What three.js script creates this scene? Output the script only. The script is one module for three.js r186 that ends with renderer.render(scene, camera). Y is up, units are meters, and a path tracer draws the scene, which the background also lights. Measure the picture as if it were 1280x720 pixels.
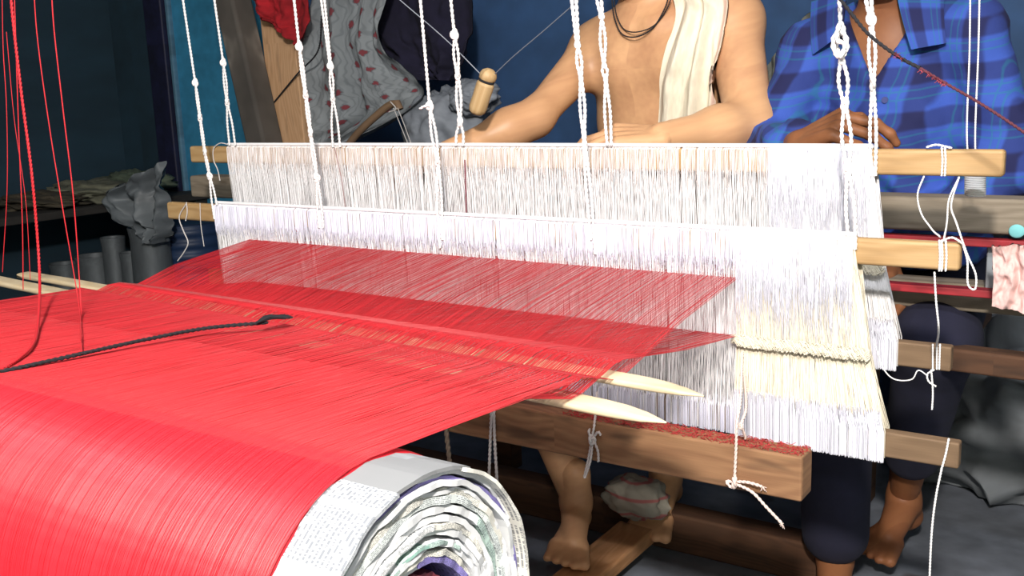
import * as THREE from 'three';
import { RoundedBoxGeometry } from 'three/addons/geometries/RoundedBoxGeometry.js';
import { MarchingCubes } from 'three/addons/objects/MarchingCubes.js';
import { mergeGeometries } from 'three/addons/utils/BufferGeometryUtils.js';
import { ImprovedNoise } from 'three/addons/math/ImprovedNoise.js';
import { RectAreaLightUniformsLib } from 'three/addons/lights/RectAreaLightUniformsLib.js';

// ---------------------------------------------------------------- camera, light, exposure
const D = Math.PI / 180;
const scene = new THREE.Scene();
const camera = new THREE.PerspectiveCamera(2 * Math.atan(360 / 1250) / D, 1280 / 720, 0.05, 30);
camera.rotation.order = 'YXZ';
camera.position.set(0, 0.92, 0);
camera.rotation.set(-11.3 * D, 34 * D, -2 * D);
camera.updateMatrixWorld(); camera.updateProjectionMatrix();
const renderer = new THREE.WebGLRenderer({ antialias: true });
renderer.toneMapping = THREE.LinearToneMapping;
renderer.toneMappingExposure = 0.86;
renderer.shadowMap.enabled = true;
scene.background = new THREE.Color(0x05070a);
RectAreaLightUniformsLib.init();
const TUBE = { pos: [-0.2, 1.85, -0.12], aim: [-0.85, 0.75, -1.45], len: 1.15, power: 240, glow: 14 };   // fluorescent batten over the loom
const BULB = { pos: [0.13, 1.68, 0.36], power: 21.5 };                       // bare bulb behind the photographer's shoulder

// ---------------------------------------------------------------- helpers
const V = (x, y, z) => new THREE.Vector3(x, y, z);
function rng(seed) { let a = seed >>> 0; return () => { a = (a + 0x6D2B79F5) | 0; let t = Math.imul(a ^ (a >>> 15), 1 | a); t = (t + Math.imul(t ^ (t >>> 7), 61 | t)) ^ t; return ((t ^ (t >>> 14)) >>> 0) / 4294967296; }; }
const R0 = rng(7);
const perlin = new ImprovedNoise();
const noise = (x, y, z = 0) => perlin.noise(x + 31.7, y + 11.3, z + 5.9);
const fbm = (x, y, z = 0) => noise(x, y, z) * .55 + noise(x * 2.1, y * 2.1, z * 2.1 + 4) * .28 + noise(x * 4.3, y * 4.3, z * 4.3 + 9) * .17;
const clamp = (x, a = 0, b = 1) => Math.min(b, Math.max(a, x));
const smooth = (a, b, x) => { const t = clamp((x - a) / (b - a)); return t * t * (3 - 2 * t); };
// the point where the sight line through a measured picture point meets a plane of the loom
function at(px, py, axis, v) {
  const r = V(px / 640 - 1, 1 - py / 360, .5).unproject(camera).sub(camera.position).normalize();
  return r.multiplyScalar((v - camera.position[axis]) / r[axis]).add(camera.position);
}
const used = {};
function numbered(n) { const k = used[n] = (used[n] ?? -1) + 1; return k ? `${n}_${String(k).padStart(3, '0')}` : n; }
const origin = new WeakMap();
function meta(o, label, category, group, kind) { if (label) o.userData.label = label; if (category) o.userData.category = category; if (group) o.userData.group = group; if (kind) o.userData.kind = kind; return o; }
function thing(name, label, category, p = V(0, 0, 0), group, kind) {
  const o = new THREE.Group(); o.name = numbered(name); o.position.copy(p); scene.add(o); origin.set(o, p.clone());
  return meta(o, label, category, group, kind);
}
function merged(g) { if (!Array.isArray(g)) return g; g = g.map(x => { x = x.index ? x.toNonIndexed() : x; for (const k of Object.keys(x.attributes)) if (!['position', 'normal', 'uv'].includes(k)) x.deleteAttribute(k); if (!x.attributes.uv) x.setAttribute('uv', new THREE.BufferAttribute(new Float32Array(x.attributes.position.count * 2), 2)); return x; }); return mergeGeometries(g); }
// geometry is given in world coordinates and stored relative to its thing
function part(name, g, m, parent, label, kind) {
  const geo = merged(g), w = origin.get(parent) ?? V(0, 0, 0);
  geo.translate(-w.x, -w.y, -w.z);
  const o = new THREE.Mesh(geo, m); o.name = name; o.castShadow = o.receiveShadow = true; parent.add(o); origin.set(o, w);
  if (label) o.userData.label = label; if (kind) o.userData.kind = kind;
  return o;
}
function single(name, g, m, label, category, group, kind) {
  const geo = merged(g); geo.computeBoundingBox(); const b = geo.boundingBox, c = V((b.min.x + b.max.x) / 2, b.min.y, (b.min.z + b.max.z) / 2);
  geo.translate(-c.x, -c.y, -c.z);
  const o = new THREE.Mesh(geo, m); o.name = numbered(name); o.position.copy(c); o.castShadow = o.receiveShadow = true; scene.add(o); origin.set(o, c);
  return meta(o, label, category, group, kind);
}
function structure(name, g, m) { return meta(single(name, g, m), null, null, null, 'structure'); }
function planarUV(g, s = 1) {                                     // uv in metres by the face's main direction
  const p = g.attributes.position, n = g.attributes.normal, uv = new Float32Array(p.count * 2);
  for (let i = 0; i < p.count; i++) {
    const ax = Math.abs(n.getX(i)), ay = Math.abs(n.getY(i)), az = Math.abs(n.getZ(i));
    const x = p.getX(i), y = p.getY(i), z = p.getZ(i);
    const [u, v] = ax > ay && ax > az ? [z * .3, y] : ay > az ? [x, z] : [x, y];
    uv[i * 2] = u * s; uv[i * 2 + 1] = v * s;
  }
  g.setAttribute('uv', new THREE.BufferAttribute(uv, 2)); return g;
}
function box(x0, x1, y0, y1, z0, z1, r = .002) {
  const g = new RoundedBoxGeometry(x1 - x0, y1 - y0, z1 - z0, 2, Math.min(r, (x1 - x0) / 2.1, (y1 - y0) / 2.1, (z1 - z0) / 2.1));
  return planarUV(g).translate((x0 + x1) / 2, (y0 + y1) / 2, (z0 + z1) / 2);
}
// a squared timber from a to b, its grain along its length
function timber(a, b, h, d, r = .004, up = V(0, 1, 0), wobble = 0, seed = 1) {
  const L = a.distanceTo(b), g = new RoundedBoxGeometry(L, h, d, 3, Math.min(r, h / 2.1, d / 2.1));
  planarUV(g);
  const X = b.clone().sub(a).normalize(), Z = X.clone().cross(up).normalize(), Y = Z.clone().cross(X);
  g.applyMatrix4(new THREE.Matrix4().makeBasis(X, Y, Z).setPosition(a.clone().lerp(b, .5)));
  return g;
}
// round bars and yarns: a tube of few sides along a polyline
function tube(pts, r, seg = 0, sides = 6, closed = false, ends = 1) {
  const c = new THREE.CatmullRomCurve3(pts, closed, 'centripetal');
  return new THREE.TubeGeometry(c, seg || pts.length * 6, r, sides, closed);
}
class Yarns {                                                     // very many yarns in one mesh
  constructor() { this.p = []; this.n = []; this.i = []; this.uv = []; }
  add(pts, r, sides = 3, v0 = 0) {
    const up = V(.31, .2, .93), t = V(), a = V(), b = V(), base = this.p.length / 3, m = pts.length; let len = 0;
    for (let k = 0; k < m; k++) {
      t.copy(pts[Math.min(k + 1, m - 1)]).sub(pts[Math.max(k - 1, 0)]).normalize();
      a.crossVectors(t, up).normalize(); b.crossVectors(t, a);
      if (k) len += pts[k].distanceTo(pts[k - 1]);
      for (let s = 0; s < sides; s++) {
        const w = s / sides * 6.28318 + .5, cs = Math.cos(w), sn = Math.sin(w), nx = a.x * cs + b.x * sn, ny = a.y * cs + b.y * sn, nz = a.z * cs + b.z * sn;
        const rr = typeof r === 'function' ? r(k / (m - 1)) : r;
        this.p.push(pts[k].x + nx * rr, pts[k].y + ny * rr, pts[k].z + nz * rr); this.n.push(nx, ny, nz); this.uv.push(len, v0);
      }
      if (k) for (let s = 0; s < sides; s++) { const s1 = (s + 1) % sides, A = base + (k - 1) * sides, B = A + sides; this.i.push(A + s, A + s1, B + s, B + s, A + s1, B + s1); }
    }
    return this;
  }
  geo() {
    const g = new THREE.BufferGeometry();
    g.setAttribute('position', new THREE.Float32BufferAttribute(this.p, 3)); g.setAttribute('normal', new THREE.Float32BufferAttribute(this.n, 3)); g.setAttribute('uv', new THREE.Float32BufferAttribute(this.uv, 2));
    g.setIndex(this.i); return g;
  }
}
// two-ply twisted cord
function cord(pts, r, plies = 2, tension = .5) {
  const c = new THREE.CatmullRomCurve3(pts, false, 'centripetal'), L = c.getLength(), n = Math.max(8, Math.ceil(L / (r * 1.3))), y = new Yarns(), f = c.computeFrenetFrames(n);
  for (let q = 0; q < plies; q++) {
    const line = [];
    for (let k = 0; k <= n; k++) {
      const p = c.getPointAt(k / n), w = k / n * L / (r * 5.5) * 6.28318 + q * 6.28318 / plies;
      line.push(p.addScaledVector(f.normals[k], Math.cos(w) * r * .4).addScaledVector(f.binormals[k], Math.sin(w) * r * .4));
    }
    y.add(line, r * .66, 5);
  }
  return y.geo();
}
function knot(p, r, seed = 1) { const g = new THREE.TorusKnotGeometry(r * .55, r * .34, 36, 6, 2, 3); g.rotateZ(seed * 1.3).rotateY(seed * .9).scale(.9, 1.25, .9).translate(p.x, p.y, p.z); return g; }
// a cloth shell with thickness from a function of (u, v)
function shell(f, nu, nv, th = .003, su = 1, sv = 1) {
  const P = [], uv = [], idx = [], N = (nu + 1) * (nv + 1), pts = [];
  for (let j = 0; j <= nv; j++) for (let i = 0; i <= nu; i++) { pts.push(f(i / nu, j / nv)); uv.push(i / nu * su, j / nv * sv); }
  const G = new THREE.BufferGeometry(), front = [];
  for (let j = 0; j < nv; j++) for (let i = 0; i < nu; i++) { const a = j * (nu + 1) + i, b = a + 1, c = a + nu + 1, d = c + 1; front.push(a, c, b, b, c, d); }
  for (const p of pts) P.push(p.x, p.y, p.z);
  G.setAttribute('position', new THREE.Float32BufferAttribute(P, 3)); G.setIndex(front); G.computeVertexNormals();
  const n = G.attributes.normal, all = P.slice(), nn = Array.from(n.array), uv2 = uv.concat(uv);
  for (let k = 0; k < N; k++) { all.push(P[k * 3] - n.getX(k) * th, P[k * 3 + 1] - n.getY(k) * th, P[k * 3 + 2] - n.getZ(k) * th); nn.push(-n.getX(k), -n.getY(k), -n.getZ(k)); }
  for (const q of front) idx.push(q);
  for (let k = 0; k < front.length; k += 3) idx.push(front[k] + N, front[k + 2] + N, front[k + 1] + N);
  const edge = (a, b) => idx.push(a, b, a + N, b, b + N, a + N);
  for (let i = 0; i < nu; i++) { edge(i, i + 1); edge(nv * (nu + 1) + i + 1, nv * (nu + 1) + i); }
  for (let j = 0; j < nv; j++) { edge((j + 1) * (nu + 1), j * (nu + 1)); edge(j * (nu + 1) + nu, (j + 1) * (nu + 1) + nu); }
  const g = new THREE.BufferGeometry();
  g.setAttribute('position', new THREE.Float32BufferAttribute(all, 3)); g.setAttribute('normal', new THREE.Float32BufferAttribute(nn, 3)); g.setAttribute('uv', new THREE.Float32BufferAttribute(uv2, 2)); g.setIndex(idx);
  return g;
}
function lerpLine(l, t) { const x = t * (l.length - 1), i = Math.min(l.length - 2, Math.floor(x)); return l[i].clone().lerp(l[i + 1], x - i); }
// a cloth hanging between a left and a right outline
function drape(left, right, fold, freq, seed, th = .004, nu = 48, nv = 36) {
  const L = new THREE.CatmullRomCurve3(left), Q = new THREE.CatmullRomCurve3(right);
  return shell((u, v) => {
    const p = L.getPoint(v).lerp(Q.getPoint(v), u);
    p.z += Math.sin(u * freq + fbm(u * 3, v * 2.2, seed) * 5) * fold + fbm(u * 4, v * 4, seed + 3) * fold * 1.6; p.y += fbm(u * 5, seed, v) * fold * .4;
    return p;
  }, nu, nv, th, left[0].distanceTo(right[0]), left[0].distanceTo(left[left.length - 1]));
}
// a crumpled bundle
function bundle(c, r, amp, freq, seed, detail = 24) {
  const g = new THREE.SphereGeometry(1, detail * 2, detail), p = g.attributes.position;
  for (let i = 0; i < p.count; i++) {
    const x = p.getX(i), y = p.getY(i), z = p.getZ(i), k = 1 + amp * (fbm(x * freq, y * freq, z * freq + seed) * 1.4 - Math.abs(noise(x * freq * 1.7 + seed, y * freq * 1.7, z * freq * 1.7)) * .8);
    p.setXYZ(i, c.x + x * r.x * k, Math.max(c.y + y * r.y * k, .002), c.z + z * r.z * k);
  }
  g.computeVertexNormals(); return g;
}
// ---- continuous figures: a smooth union of tapered capsules meshed on a grid
const caps = (a, b, ra, rb) => ({ a, b, ra, rb, d: b.clone().sub(a), l2: Math.max(1e-9, b.distanceToSquared(a)) });
const ball = (c, r) => ({ c, r });                                // r a Vector3: an ellipsoid
function dist(s, x, y, z) {
  if (s.c) { const r = s.r, X = (x - s.c.x) / r.x, Y = (y - s.c.y) / r.y, Z = (z - s.c.z) / r.z, k0 = Math.hypot(X, Y, Z), k1 = Math.hypot(X / r.x, Y / r.y, Z / r.z); return k1 < 1e-6 ? -Math.min(r.x, r.y, r.z) : k0 * (k0 - 1) / k1; }
  const px = x - s.a.x, py = y - s.a.y, pz = z - s.a.z, t = clamp((px * s.d.x + py * s.d.y + pz * s.d.z) / s.l2);
  return Math.hypot(px - s.d.x * t, py - s.d.y * t, pz - s.d.z * t) - (s.ra + (s.rb - s.ra) * t);
}
function union(shapes, k) {
  return (x, y, z) => { let d = 9; for (const s of shapes) { const e = dist(s, x, y, z); if (e - d > k) continue; if (d - e > k) { d = e; continue; } const h = clamp(.5 + .5 * (d - e) / k); d = d + (e - d) * h - k * h * (1 - h); } return d; };
}
function meshField(f, lo, hi, cell) {
  const n = Math.ceil(Math.max(hi.x - lo.x, hi.y - lo.y, hi.z - lo.z) / cell) + 4, mc = new MarchingCubes(n, new THREE.MeshStandardMaterial(), false, false, 600000);
  const c = lo.clone().lerp(hi, .5), half = n * cell / 2; mc.isolation = 0;
  for (let k = 0; k < n; k++) for (let j = 0; j < n; j++) for (let i = 0; i < n; i++) {
    const x = c.x + (i * cell - half), y = c.y + (j * cell - half), z = c.z + (k * cell - half);
    const out = x < lo.x || y < lo.y || z < lo.z || x > hi.x || y > hi.y || z > hi.z;
    mc.field[i + j * n + k * n * n] = out ? -.05 : -f(x, y, z);
  }
  mc.update();
  const m = mc.count ?? mc.geometry.drawRange.count, pos = new Float32Array(mc.positionArray.slice(0, m * 3)), nor = new Float32Array(mc.normalArray.slice(0, m * 3));
  for (let i = 0; i < m; i++) {
    pos[i * 3] = pos[i * 3] * half + c.x; pos[i * 3 + 1] = pos[i * 3 + 1] * half + c.y; pos[i * 3 + 2] = pos[i * 3 + 2] * half + c.z;
    const l = Math.hypot(nor[i * 3], nor[i * 3 + 1], nor[i * 3 + 2]) || 1; nor[i * 3] /= l; nor[i * 3 + 1] /= l; nor[i * 3 + 2] /= l;
  }
  const g = new THREE.BufferGeometry(); g.setAttribute('position', new THREE.BufferAttribute(pos, 3)); g.setAttribute('normal', new THREE.BufferAttribute(nor, 3));
  const uv = new Float32Array(m * 2); for (let i = 0; i < m; i++) { uv[i * 2] = pos[i * 3] + pos[i * 3 + 2] * .6; uv[i * 2 + 1] = pos[i * 3 + 1] + pos[i * 3 + 2] * .25; }
  g.setAttribute('uv', new THREE.BufferAttribute(uv, 2)); return g;
}
function boundsOf(shapes, pad) { const b = new THREE.Box3(); for (const s of shapes) { if (s.c) { b.expandByPoint(s.c.clone().add(s.r)); b.expandByPoint(s.c.clone().sub(s.r)); } else for (const [p, r] of [[s.a, s.ra], [s.b, s.rb]]) { b.expandByPoint(p.clone().addScalar(r)); b.expandByPoint(p.clone().addScalar(-r)); } } return b.expandByScalar(pad); }
function figure(shapes, k, cell) { const b = boundsOf(shapes, cell * 3); return meshField(union(shapes, k), b.min, b.max, cell); }
// a hand: palm, four fingers of three bones and a thumb; dir = wrist to knuckles, back = out of the back of the hand, side = +1 thumb along back x dir
function hand(wrist, dir, back, side, curl, spread = .1, s = 1) {
  dir = dir.clone().normalize(); back = back.clone().addScaledVector(dir, -back.dot(dir)).normalize();
  const lat = back.clone().cross(dir).multiplyScalar(side), P = (f, l, b) => wrist.clone().addScaledVector(dir, f * s).addScaledVector(lat, l * s).addScaledVector(back, b * s), out = [];
  for (const l of [-.026, -.009, .009, .026]) out.push(caps(P(.0, l * .6, 0), P(.082 - Math.abs(l) * .3, l * 1.15, .004), .015 * s, .0115 * s));
  const F = [[-.032, .066, .017, .030, .019, .015], [-.0115, .088, .020, .043, .026, .018], [.0105, .09, .021, .046, .029, .019], [.032, .084, .019, .04, .024, .018]];
  F.forEach(([l, f0, , a, b, c], i) => {
    let p = P(f0, l * 1.05, .003), ang = curl[0] * (1 + (i - 1.5) * .08), d0 = dir.clone().addScaledVector(lat, (i - 1.5) * spread).normalize(); let r = i ? .0088 : .0076;
    [[a, 0], [b, curl[1]], [c, curl[2]]].forEach(([len, add], q) => {
      ang += add; const e = p.clone().addScaledVector(d0, Math.cos(ang) * len * s).addScaledVector(back, -Math.sin(ang) * len * s);
      out.push(caps(p, e, r * s, (r - .0009) * s)); r -= .0008; p = e;
    });
  });
  const t0 = P(.022, .022, -.008), t1 = P(.052, .05, -.02), t2 = P(.082, .056, -.03), t3 = P(.104, .05, -.036);
  out.push(caps(t0, t1, .0135 * s, .0105 * s), caps(t1, t2, .0105 * s, .0092 * s), caps(t2, t3, .009 * s, .0075 * s));
  return out;
}
// a foot: heel at the ankle, toes forward
function foot(ankle, fwd, s = 1) {
  fwd = fwd.clone().normalize(); const lat = V(fwd.z, 0, -fwd.x), P = (f, l, y) => V(ankle.x, 0, ankle.z).addScaledVector(fwd, f * s).addScaledVector(lat, l * s).setY(ankle.y + y * s), o = [];
  o.push(caps(ankle, P(-.03, 0, -.055), .032 * s, .028 * s), caps(P(0, 0, -.02), P(.1, .01, -.058), .034 * s, .024 * s), caps(P(-.03, 0, -.06), P(.1, -.025, -.068), .024 * s, .018 * s));
  for (let i = 0; i < 5; i++) { const l = -.036 + i * .0175; o.push(caps(P(.1, l * .8, -.066), P(.168 - Math.abs(i - 3.2) * .009, l * 1.15, -.074), .0135 * s, (i === 4 ? .0115 : .0082) * s)); }
  return o;
}
function headShapes(c, fwd, s = 1) {                              // c: centre of the skull
  fwd = fwd.clone().normalize(); const up = V(0, 1, 0), lat = up.clone().cross(fwd).normalize(), u2 = fwd.clone().cross(lat), P = (f, l, u) => c.clone().addScaledVector(fwd, f * s).addScaledVector(lat, l * s).addScaledVector(u2, u * s), B = (f, l, u, r) => caps(P(f, l, u), P(f, l, u + .001), r * s, r * s);
  const o = [B(-.02, 0, .045, .082), B(.02, 0, .035, .075), caps(P(.05, 0, -.02), P(.06, 0, -.09), .055 * s, .03 * s), caps(P(.0, .05, -.035), P(.065, .012, -.1), .024 * s, .02 * s), caps(P(.0, -.05, -.035), P(.065, -.012, -.1), .024 * s, .02 * s),
    caps(P(.094, 0, .018), P(.112, 0, -.024), .009 * s, .012 * s), caps(P(.1, .011, -.028), P(.1, -.011, -.028), .009 * s, .009 * s), caps(P(.092, .017, -.058), P(.092, -.017, -.058), .0065 * s, .0065 * s), caps(P(.089, .015, -.069), P(.089, -.015, -.069), .007 * s, .007 * s),
    caps(P(.084, .045, .034), P(.09, .014, .034), .009 * s, .008 * s), caps(P(.084, -.045, .034), P(.09, -.014, .034), .009 * s, .008 * s)];
  for (const q of [-1, 1]) { o.push(caps(P(.08, q * .032, .016), P(.081, q * .03, .016), .0125 * s, .0125 * s), caps(P(-.005, q * .082, .028), P(.0, q * .079, -.018), .011 * s, .008 * s)); }
  return { shapes: o, P };
}

// ---------------------------------------------------------------- procedural textures
function dataTex(w, h, f, { srgb = true, rep = [1, 1] } = {}) {
  const a = new Uint8Array(w * h * 4);
  for (let j = 0; j < h; j++) for (let i = 0; i < w; i++) { const c = f(i / w, j / h, i, j), k = (j * w + i) * 4; a[k] = clamp(c[0]) * 255; a[k + 1] = clamp(c[1]) * 255; a[k + 2] = clamp(c[2]) * 255; a[k + 3] = 255; }
  const t = new THREE.DataTexture(a, w, h); t.wrapS = t.wrapT = THREE.RepeatWrapping; t.magFilter = THREE.LinearFilter; t.minFilter = THREE.LinearMipmapLinearFilter; t.generateMipmaps = true; if (srgb) t.colorSpace = THREE.SRGBColorSpace; t.repeat.set(...rep); t.needsUpdate = true; return t;
}
const mixc = (a, b, t) => a.map((x, i) => x + (b[i] - x) * clamp(t));
const hex = h => [(h >> 16 & 255) / 255, (h >> 8 & 255) / 255, (h & 255) / 255];
function woodTex(light, dark, seed, marks = .3) {                   // grain along u
  const A = hex(light), B = hex(dark);
  const t = dataTex(512, 256, (u, v) => {
    const w = fbm(u * 2, v * 3, seed) * 1.2, ring = .5 + .5 * Math.sin((v * 9 + w * 2.2 + fbm(u * 1.3, v * 1.2, seed + 8) * 6) * 6.283), grain = noise(u * 18, v * 140, seed + 2) * .5 + .5, blot = smooth(.05, .5, fbm(u * 5, v * 6, seed + 20));
    return mixc(mixc(A, B, ring * .35 + grain * .35), hex(0x2a1d14), blot * marks);
  }, { rep: [1.6, 6] });
  t.offset.set(.43, .41); return t;
}
const bumpNoise = (fx, fy, seed) => dataTex(256, 256, (u, v) => { const n = .5 + .5 * fbm(u * fx, v * fy, seed); return [n, n, n]; }, { srgb: false });
const std = (o) => new THREE.MeshStandardMaterial({ roughness: .8, ...o });
const phys = (o) => new THREE.MeshPhysicalMaterial({ roughness: .8, ...o });
const lin = (r, g, b) => new THREE.Color().setRGB(r, g, b);
const mottled = (h, amt, fx, seed, rep = [1, 1]) => dataTex(256, 256, (u, v) => { const n = fbm(u * fx, v * fx, seed) * amt + fbm(u * fx * 6, v * fx * 6, seed + 4) * amt * .5; return hex(h).map(x => x * (1 + n)); }, { rep });

const M = {
  barPine: std({ map: woodTex(0xbb9c70, 0x987446, 3, .15), roughness: .6, bumpMap: bumpNoise(6, 60, 2), bumpScale: .0006 }),
  barDark: std({ map: woodTex(0x7d654c, 0x57432f, 5, .35), roughness: .75 }),
  rod: std({ map: woodTex(0xe6d6b6, 0xccb184, 9, .2), roughness: .6 }),
  beam: std({ map: woodTex(0x9a7452, 0x6f4c33, 13, .5), roughness: .8, bumpMap: bumpNoise(8, 40, 4), bumpScale: .0015 }),
  oldWood: std({ map: woodTex(0x8f8474, 0x6a5f50, 17, .4), roughness: .85 }),
  darkWood: std({ map: woodTex(0x5a3c28, 0x3c2718, 19, .4), roughness: .85 }),
  plank: std({ map: woodTex(0xb98a62, 0x96683f, 23, .2), roughness: .7 }),
  cotton: phys({ color: lin(.88, .87, .88), roughness: .9, sheen: .3, sheenRoughness: .6 }),
  headBeige: phys({ color: lin(.7, .62, .58), roughness: .9 }),
  bunchWhite: phys({ color: lin(.78, .78, .85), roughness: .9 }),
  cottonCool: phys({ color: lin(.68, .68, .78), roughness: .9 }),
  cream: phys({ color: lin(.8, .745, .61), roughness: .9 }),
  cordWhite: std({ color: lin(.84, .83, .82), roughness: .9 }),
  cordGrey: std({ color: lin(.6, .57, .55), roughness: .95 }),
  cordPink: std({ color: lin(.72, .58, .52), roughness: .95 }),
  black: std({ color: lin(.012, .012, .016), roughness: .9 }),
  red: phys({ color: lin(.6, .02, .03), roughness: .62, sheen: .4, sheenRoughness: .4, sheenColor: new THREE.Color(1, .25, .25) }),
  redWound: phys({ color: lin(.52, .016, .028), roughness: .38, specularIntensity: 1, specularColor: new THREE.Color(1, .75, .75), sheen: .6, sheenRoughness: .35, sheenColor: new THREE.Color(1, .35, .38) }),
  redFuzz: std({ color: lin(.5, .05, .05), roughness: 1 }),
  redPaint: std({ map: mottled(0x9c262e, .5, 6, 3), roughness: .6 }),
  stick: std({ map: woodTex(0x8a6f55, 0x6a5340, 67, .3), roughness: .7 }),
  greyMetal: std({ color: lin(.3, .33, .36), roughness: .5, metalness: .5 }),
};

// ---------------------------------------------------------------- the setting
{
  const floorM = std({ map: dataTex(512, 512, (u, v) => { const n = fbm(u * 8, v * 8, 2) * .35 + fbm(u * 40, v * 40, 6) * .2, s = smooth(.28, .4, fbm(u * 12, v * 12, 31)); return mixc(hex(0x666b74).map(x => x * (1 + n)), hex(0x3a2c2a), s * .5); }, { rep: [.5, .5] }), roughness: .75, bumpMap: bumpNoise(20, 20, 8), bumpScale: .002 });
  const tealM = std({ map: mottled(0x223b4a, .25, 5, 12, [.5, .5]), roughness: .8 });
  const blueM = std({ map: mottled(0x30507a, .25, 5, 14, [.5, .5]), roughness: .75, bumpMap: bumpNoise(9, 9, 3), bumpScale: .003 });
  const paleM = std({ map: mottled(0x8d948f, .2, 5, 15, [.5, .5]), roughness: .9 });
  const ceilM = std({ map: mottled(0x5d5a55, .3, 6, 16, [.5, .5]), roughness: .95 });
  structure('floor', box(-4.1, 1.75, -.12, 0, -3, 1.75), floorM);
  structure('ceiling', box(-4.1, 1.75, 2.7, 2.82, -3, 1.75), ceilM);
  structure('wall_left', box(-4.1, -3.95, 0, 2.7, -3, 1.75), tealM);
  structure('wall_back', box(-3.95, 1.75, 0, 2.7, -3, -2.85), blueM);
  structure('wall_right', box(1.6, 1.75, 0, 2.7, -2.85, 1.75), paleM);
  structure('wall_front', box(-3.95, 1.6, 0, 2.7, 1.6, 1.75), paleM);
  const a = at(182, 0, 'z', -2.79).x, b = at(215, 110, 'z', -2.79).x, c = at(288, 0, 'z', -2.79).x;
  structure('wall_back_left', box(-3.95, a, 0, 2.7, -2.85, -2.79), tealM);
  structure('trim_1', box(a, b, 0, 2.3, -2.85, -2.77, .008), std({ map: mottled(0x1d1f3c, .5, 9, 18), roughness: .6 }));
  const door = thing('door_1', null, null, V((b + c) / 2, 0, -2.8), null, 'structure');
  part('door_leaf', box(b + .005, c + .15, .005, 2.2, -2.85, -2.81, .006), std({ map: mottled(0x3f93bd, .22, 4, 19, [1, 1]), roughness: .6 }), door);
  part('door_edge', box(b, b + .022, .005, 2.2, -2.85, -2.79, .008), std({ map: mottled(0x5b86a0, .3, 8, 20), roughness: .7 }), door);
}

// ---------------------------------------------------------------- lamps (above and behind the photographer)
{
  const [x, y, z] = TUBE.pos, t = thing('tube_light', 'white fluorescent tube in a hanging batten above the loom', 'lamp', V(x, y, z));
  part('batten', [box(x - TUBE.len / 2 - .04, x + TUBE.len / 2 + .04, y + .035, y + .085, z - .03, z + .03, .008)], std({ color: lin(.8, .8, .78) }), t);
  part('tube', new THREE.CylinderGeometry(.014, .014, TUBE.len, 20).rotateZ(Math.PI / 2).translate(x, y + .016, z), new THREE.MeshStandardMaterial({ color: 0xffffff, emissive: 0xf4f8ff, emissiveIntensity: TUBE.glow }), t);
  for (const s of [-1, 1]) { part('end_cap', box(x + s * (TUBE.len / 2 + .015) - .02, x + s * (TUBE.len / 2 + .015) + .02, y - .005, y + .04, z - .022, z + .022, .006), std({ color: lin(.8, .8, .78) }), t); part('hanging_chain', tube([V(x + s * .4, y + .08, z), V(x + s * .4, 2.4, z), V(x + s * .4, 2.71, z)], .004), M.greyMetal, t); }
  const l = new THREE.RectAreaLight(0xf6f9ff, TUBE.power, TUBE.len, .03); l.position.set(x, y - .004, z - .012); l.lookAt(x + (TUBE.aim[0] - x) * 0, TUBE.aim[1], TUBE.aim[2]); scene.add(l);
  const [bx, by, bz] = BULB.pos, b = thing('light_bulb', 'bare white bulb hanging on a black flex', 'lamp', V(bx, by, bz));
  part('bulb', new THREE.SphereGeometry(.032, 24, 16).translate(bx, by, bz), new THREE.MeshStandardMaterial({ color: 0xffffff, emissive: 0xfff6ea, emissiveIntensity: 20 }), b);
  part('socket', new THREE.CylinderGeometry(.014, .017, .05, 16).translate(bx, by + .055, bz), M.black, b);
  part('flex', tube([V(bx, by + .075, bz), V(bx + .01, 2, bz), V(bx, 2.71, bz)], .0035), M.black, b);
  const p = new THREE.PointLight(0xfff7ee, BULB.power, 0, 2); p.position.set(bx, by, bz); p.castShadow = true; p.shadow.radius = 3; scene.add(p);
}

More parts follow.
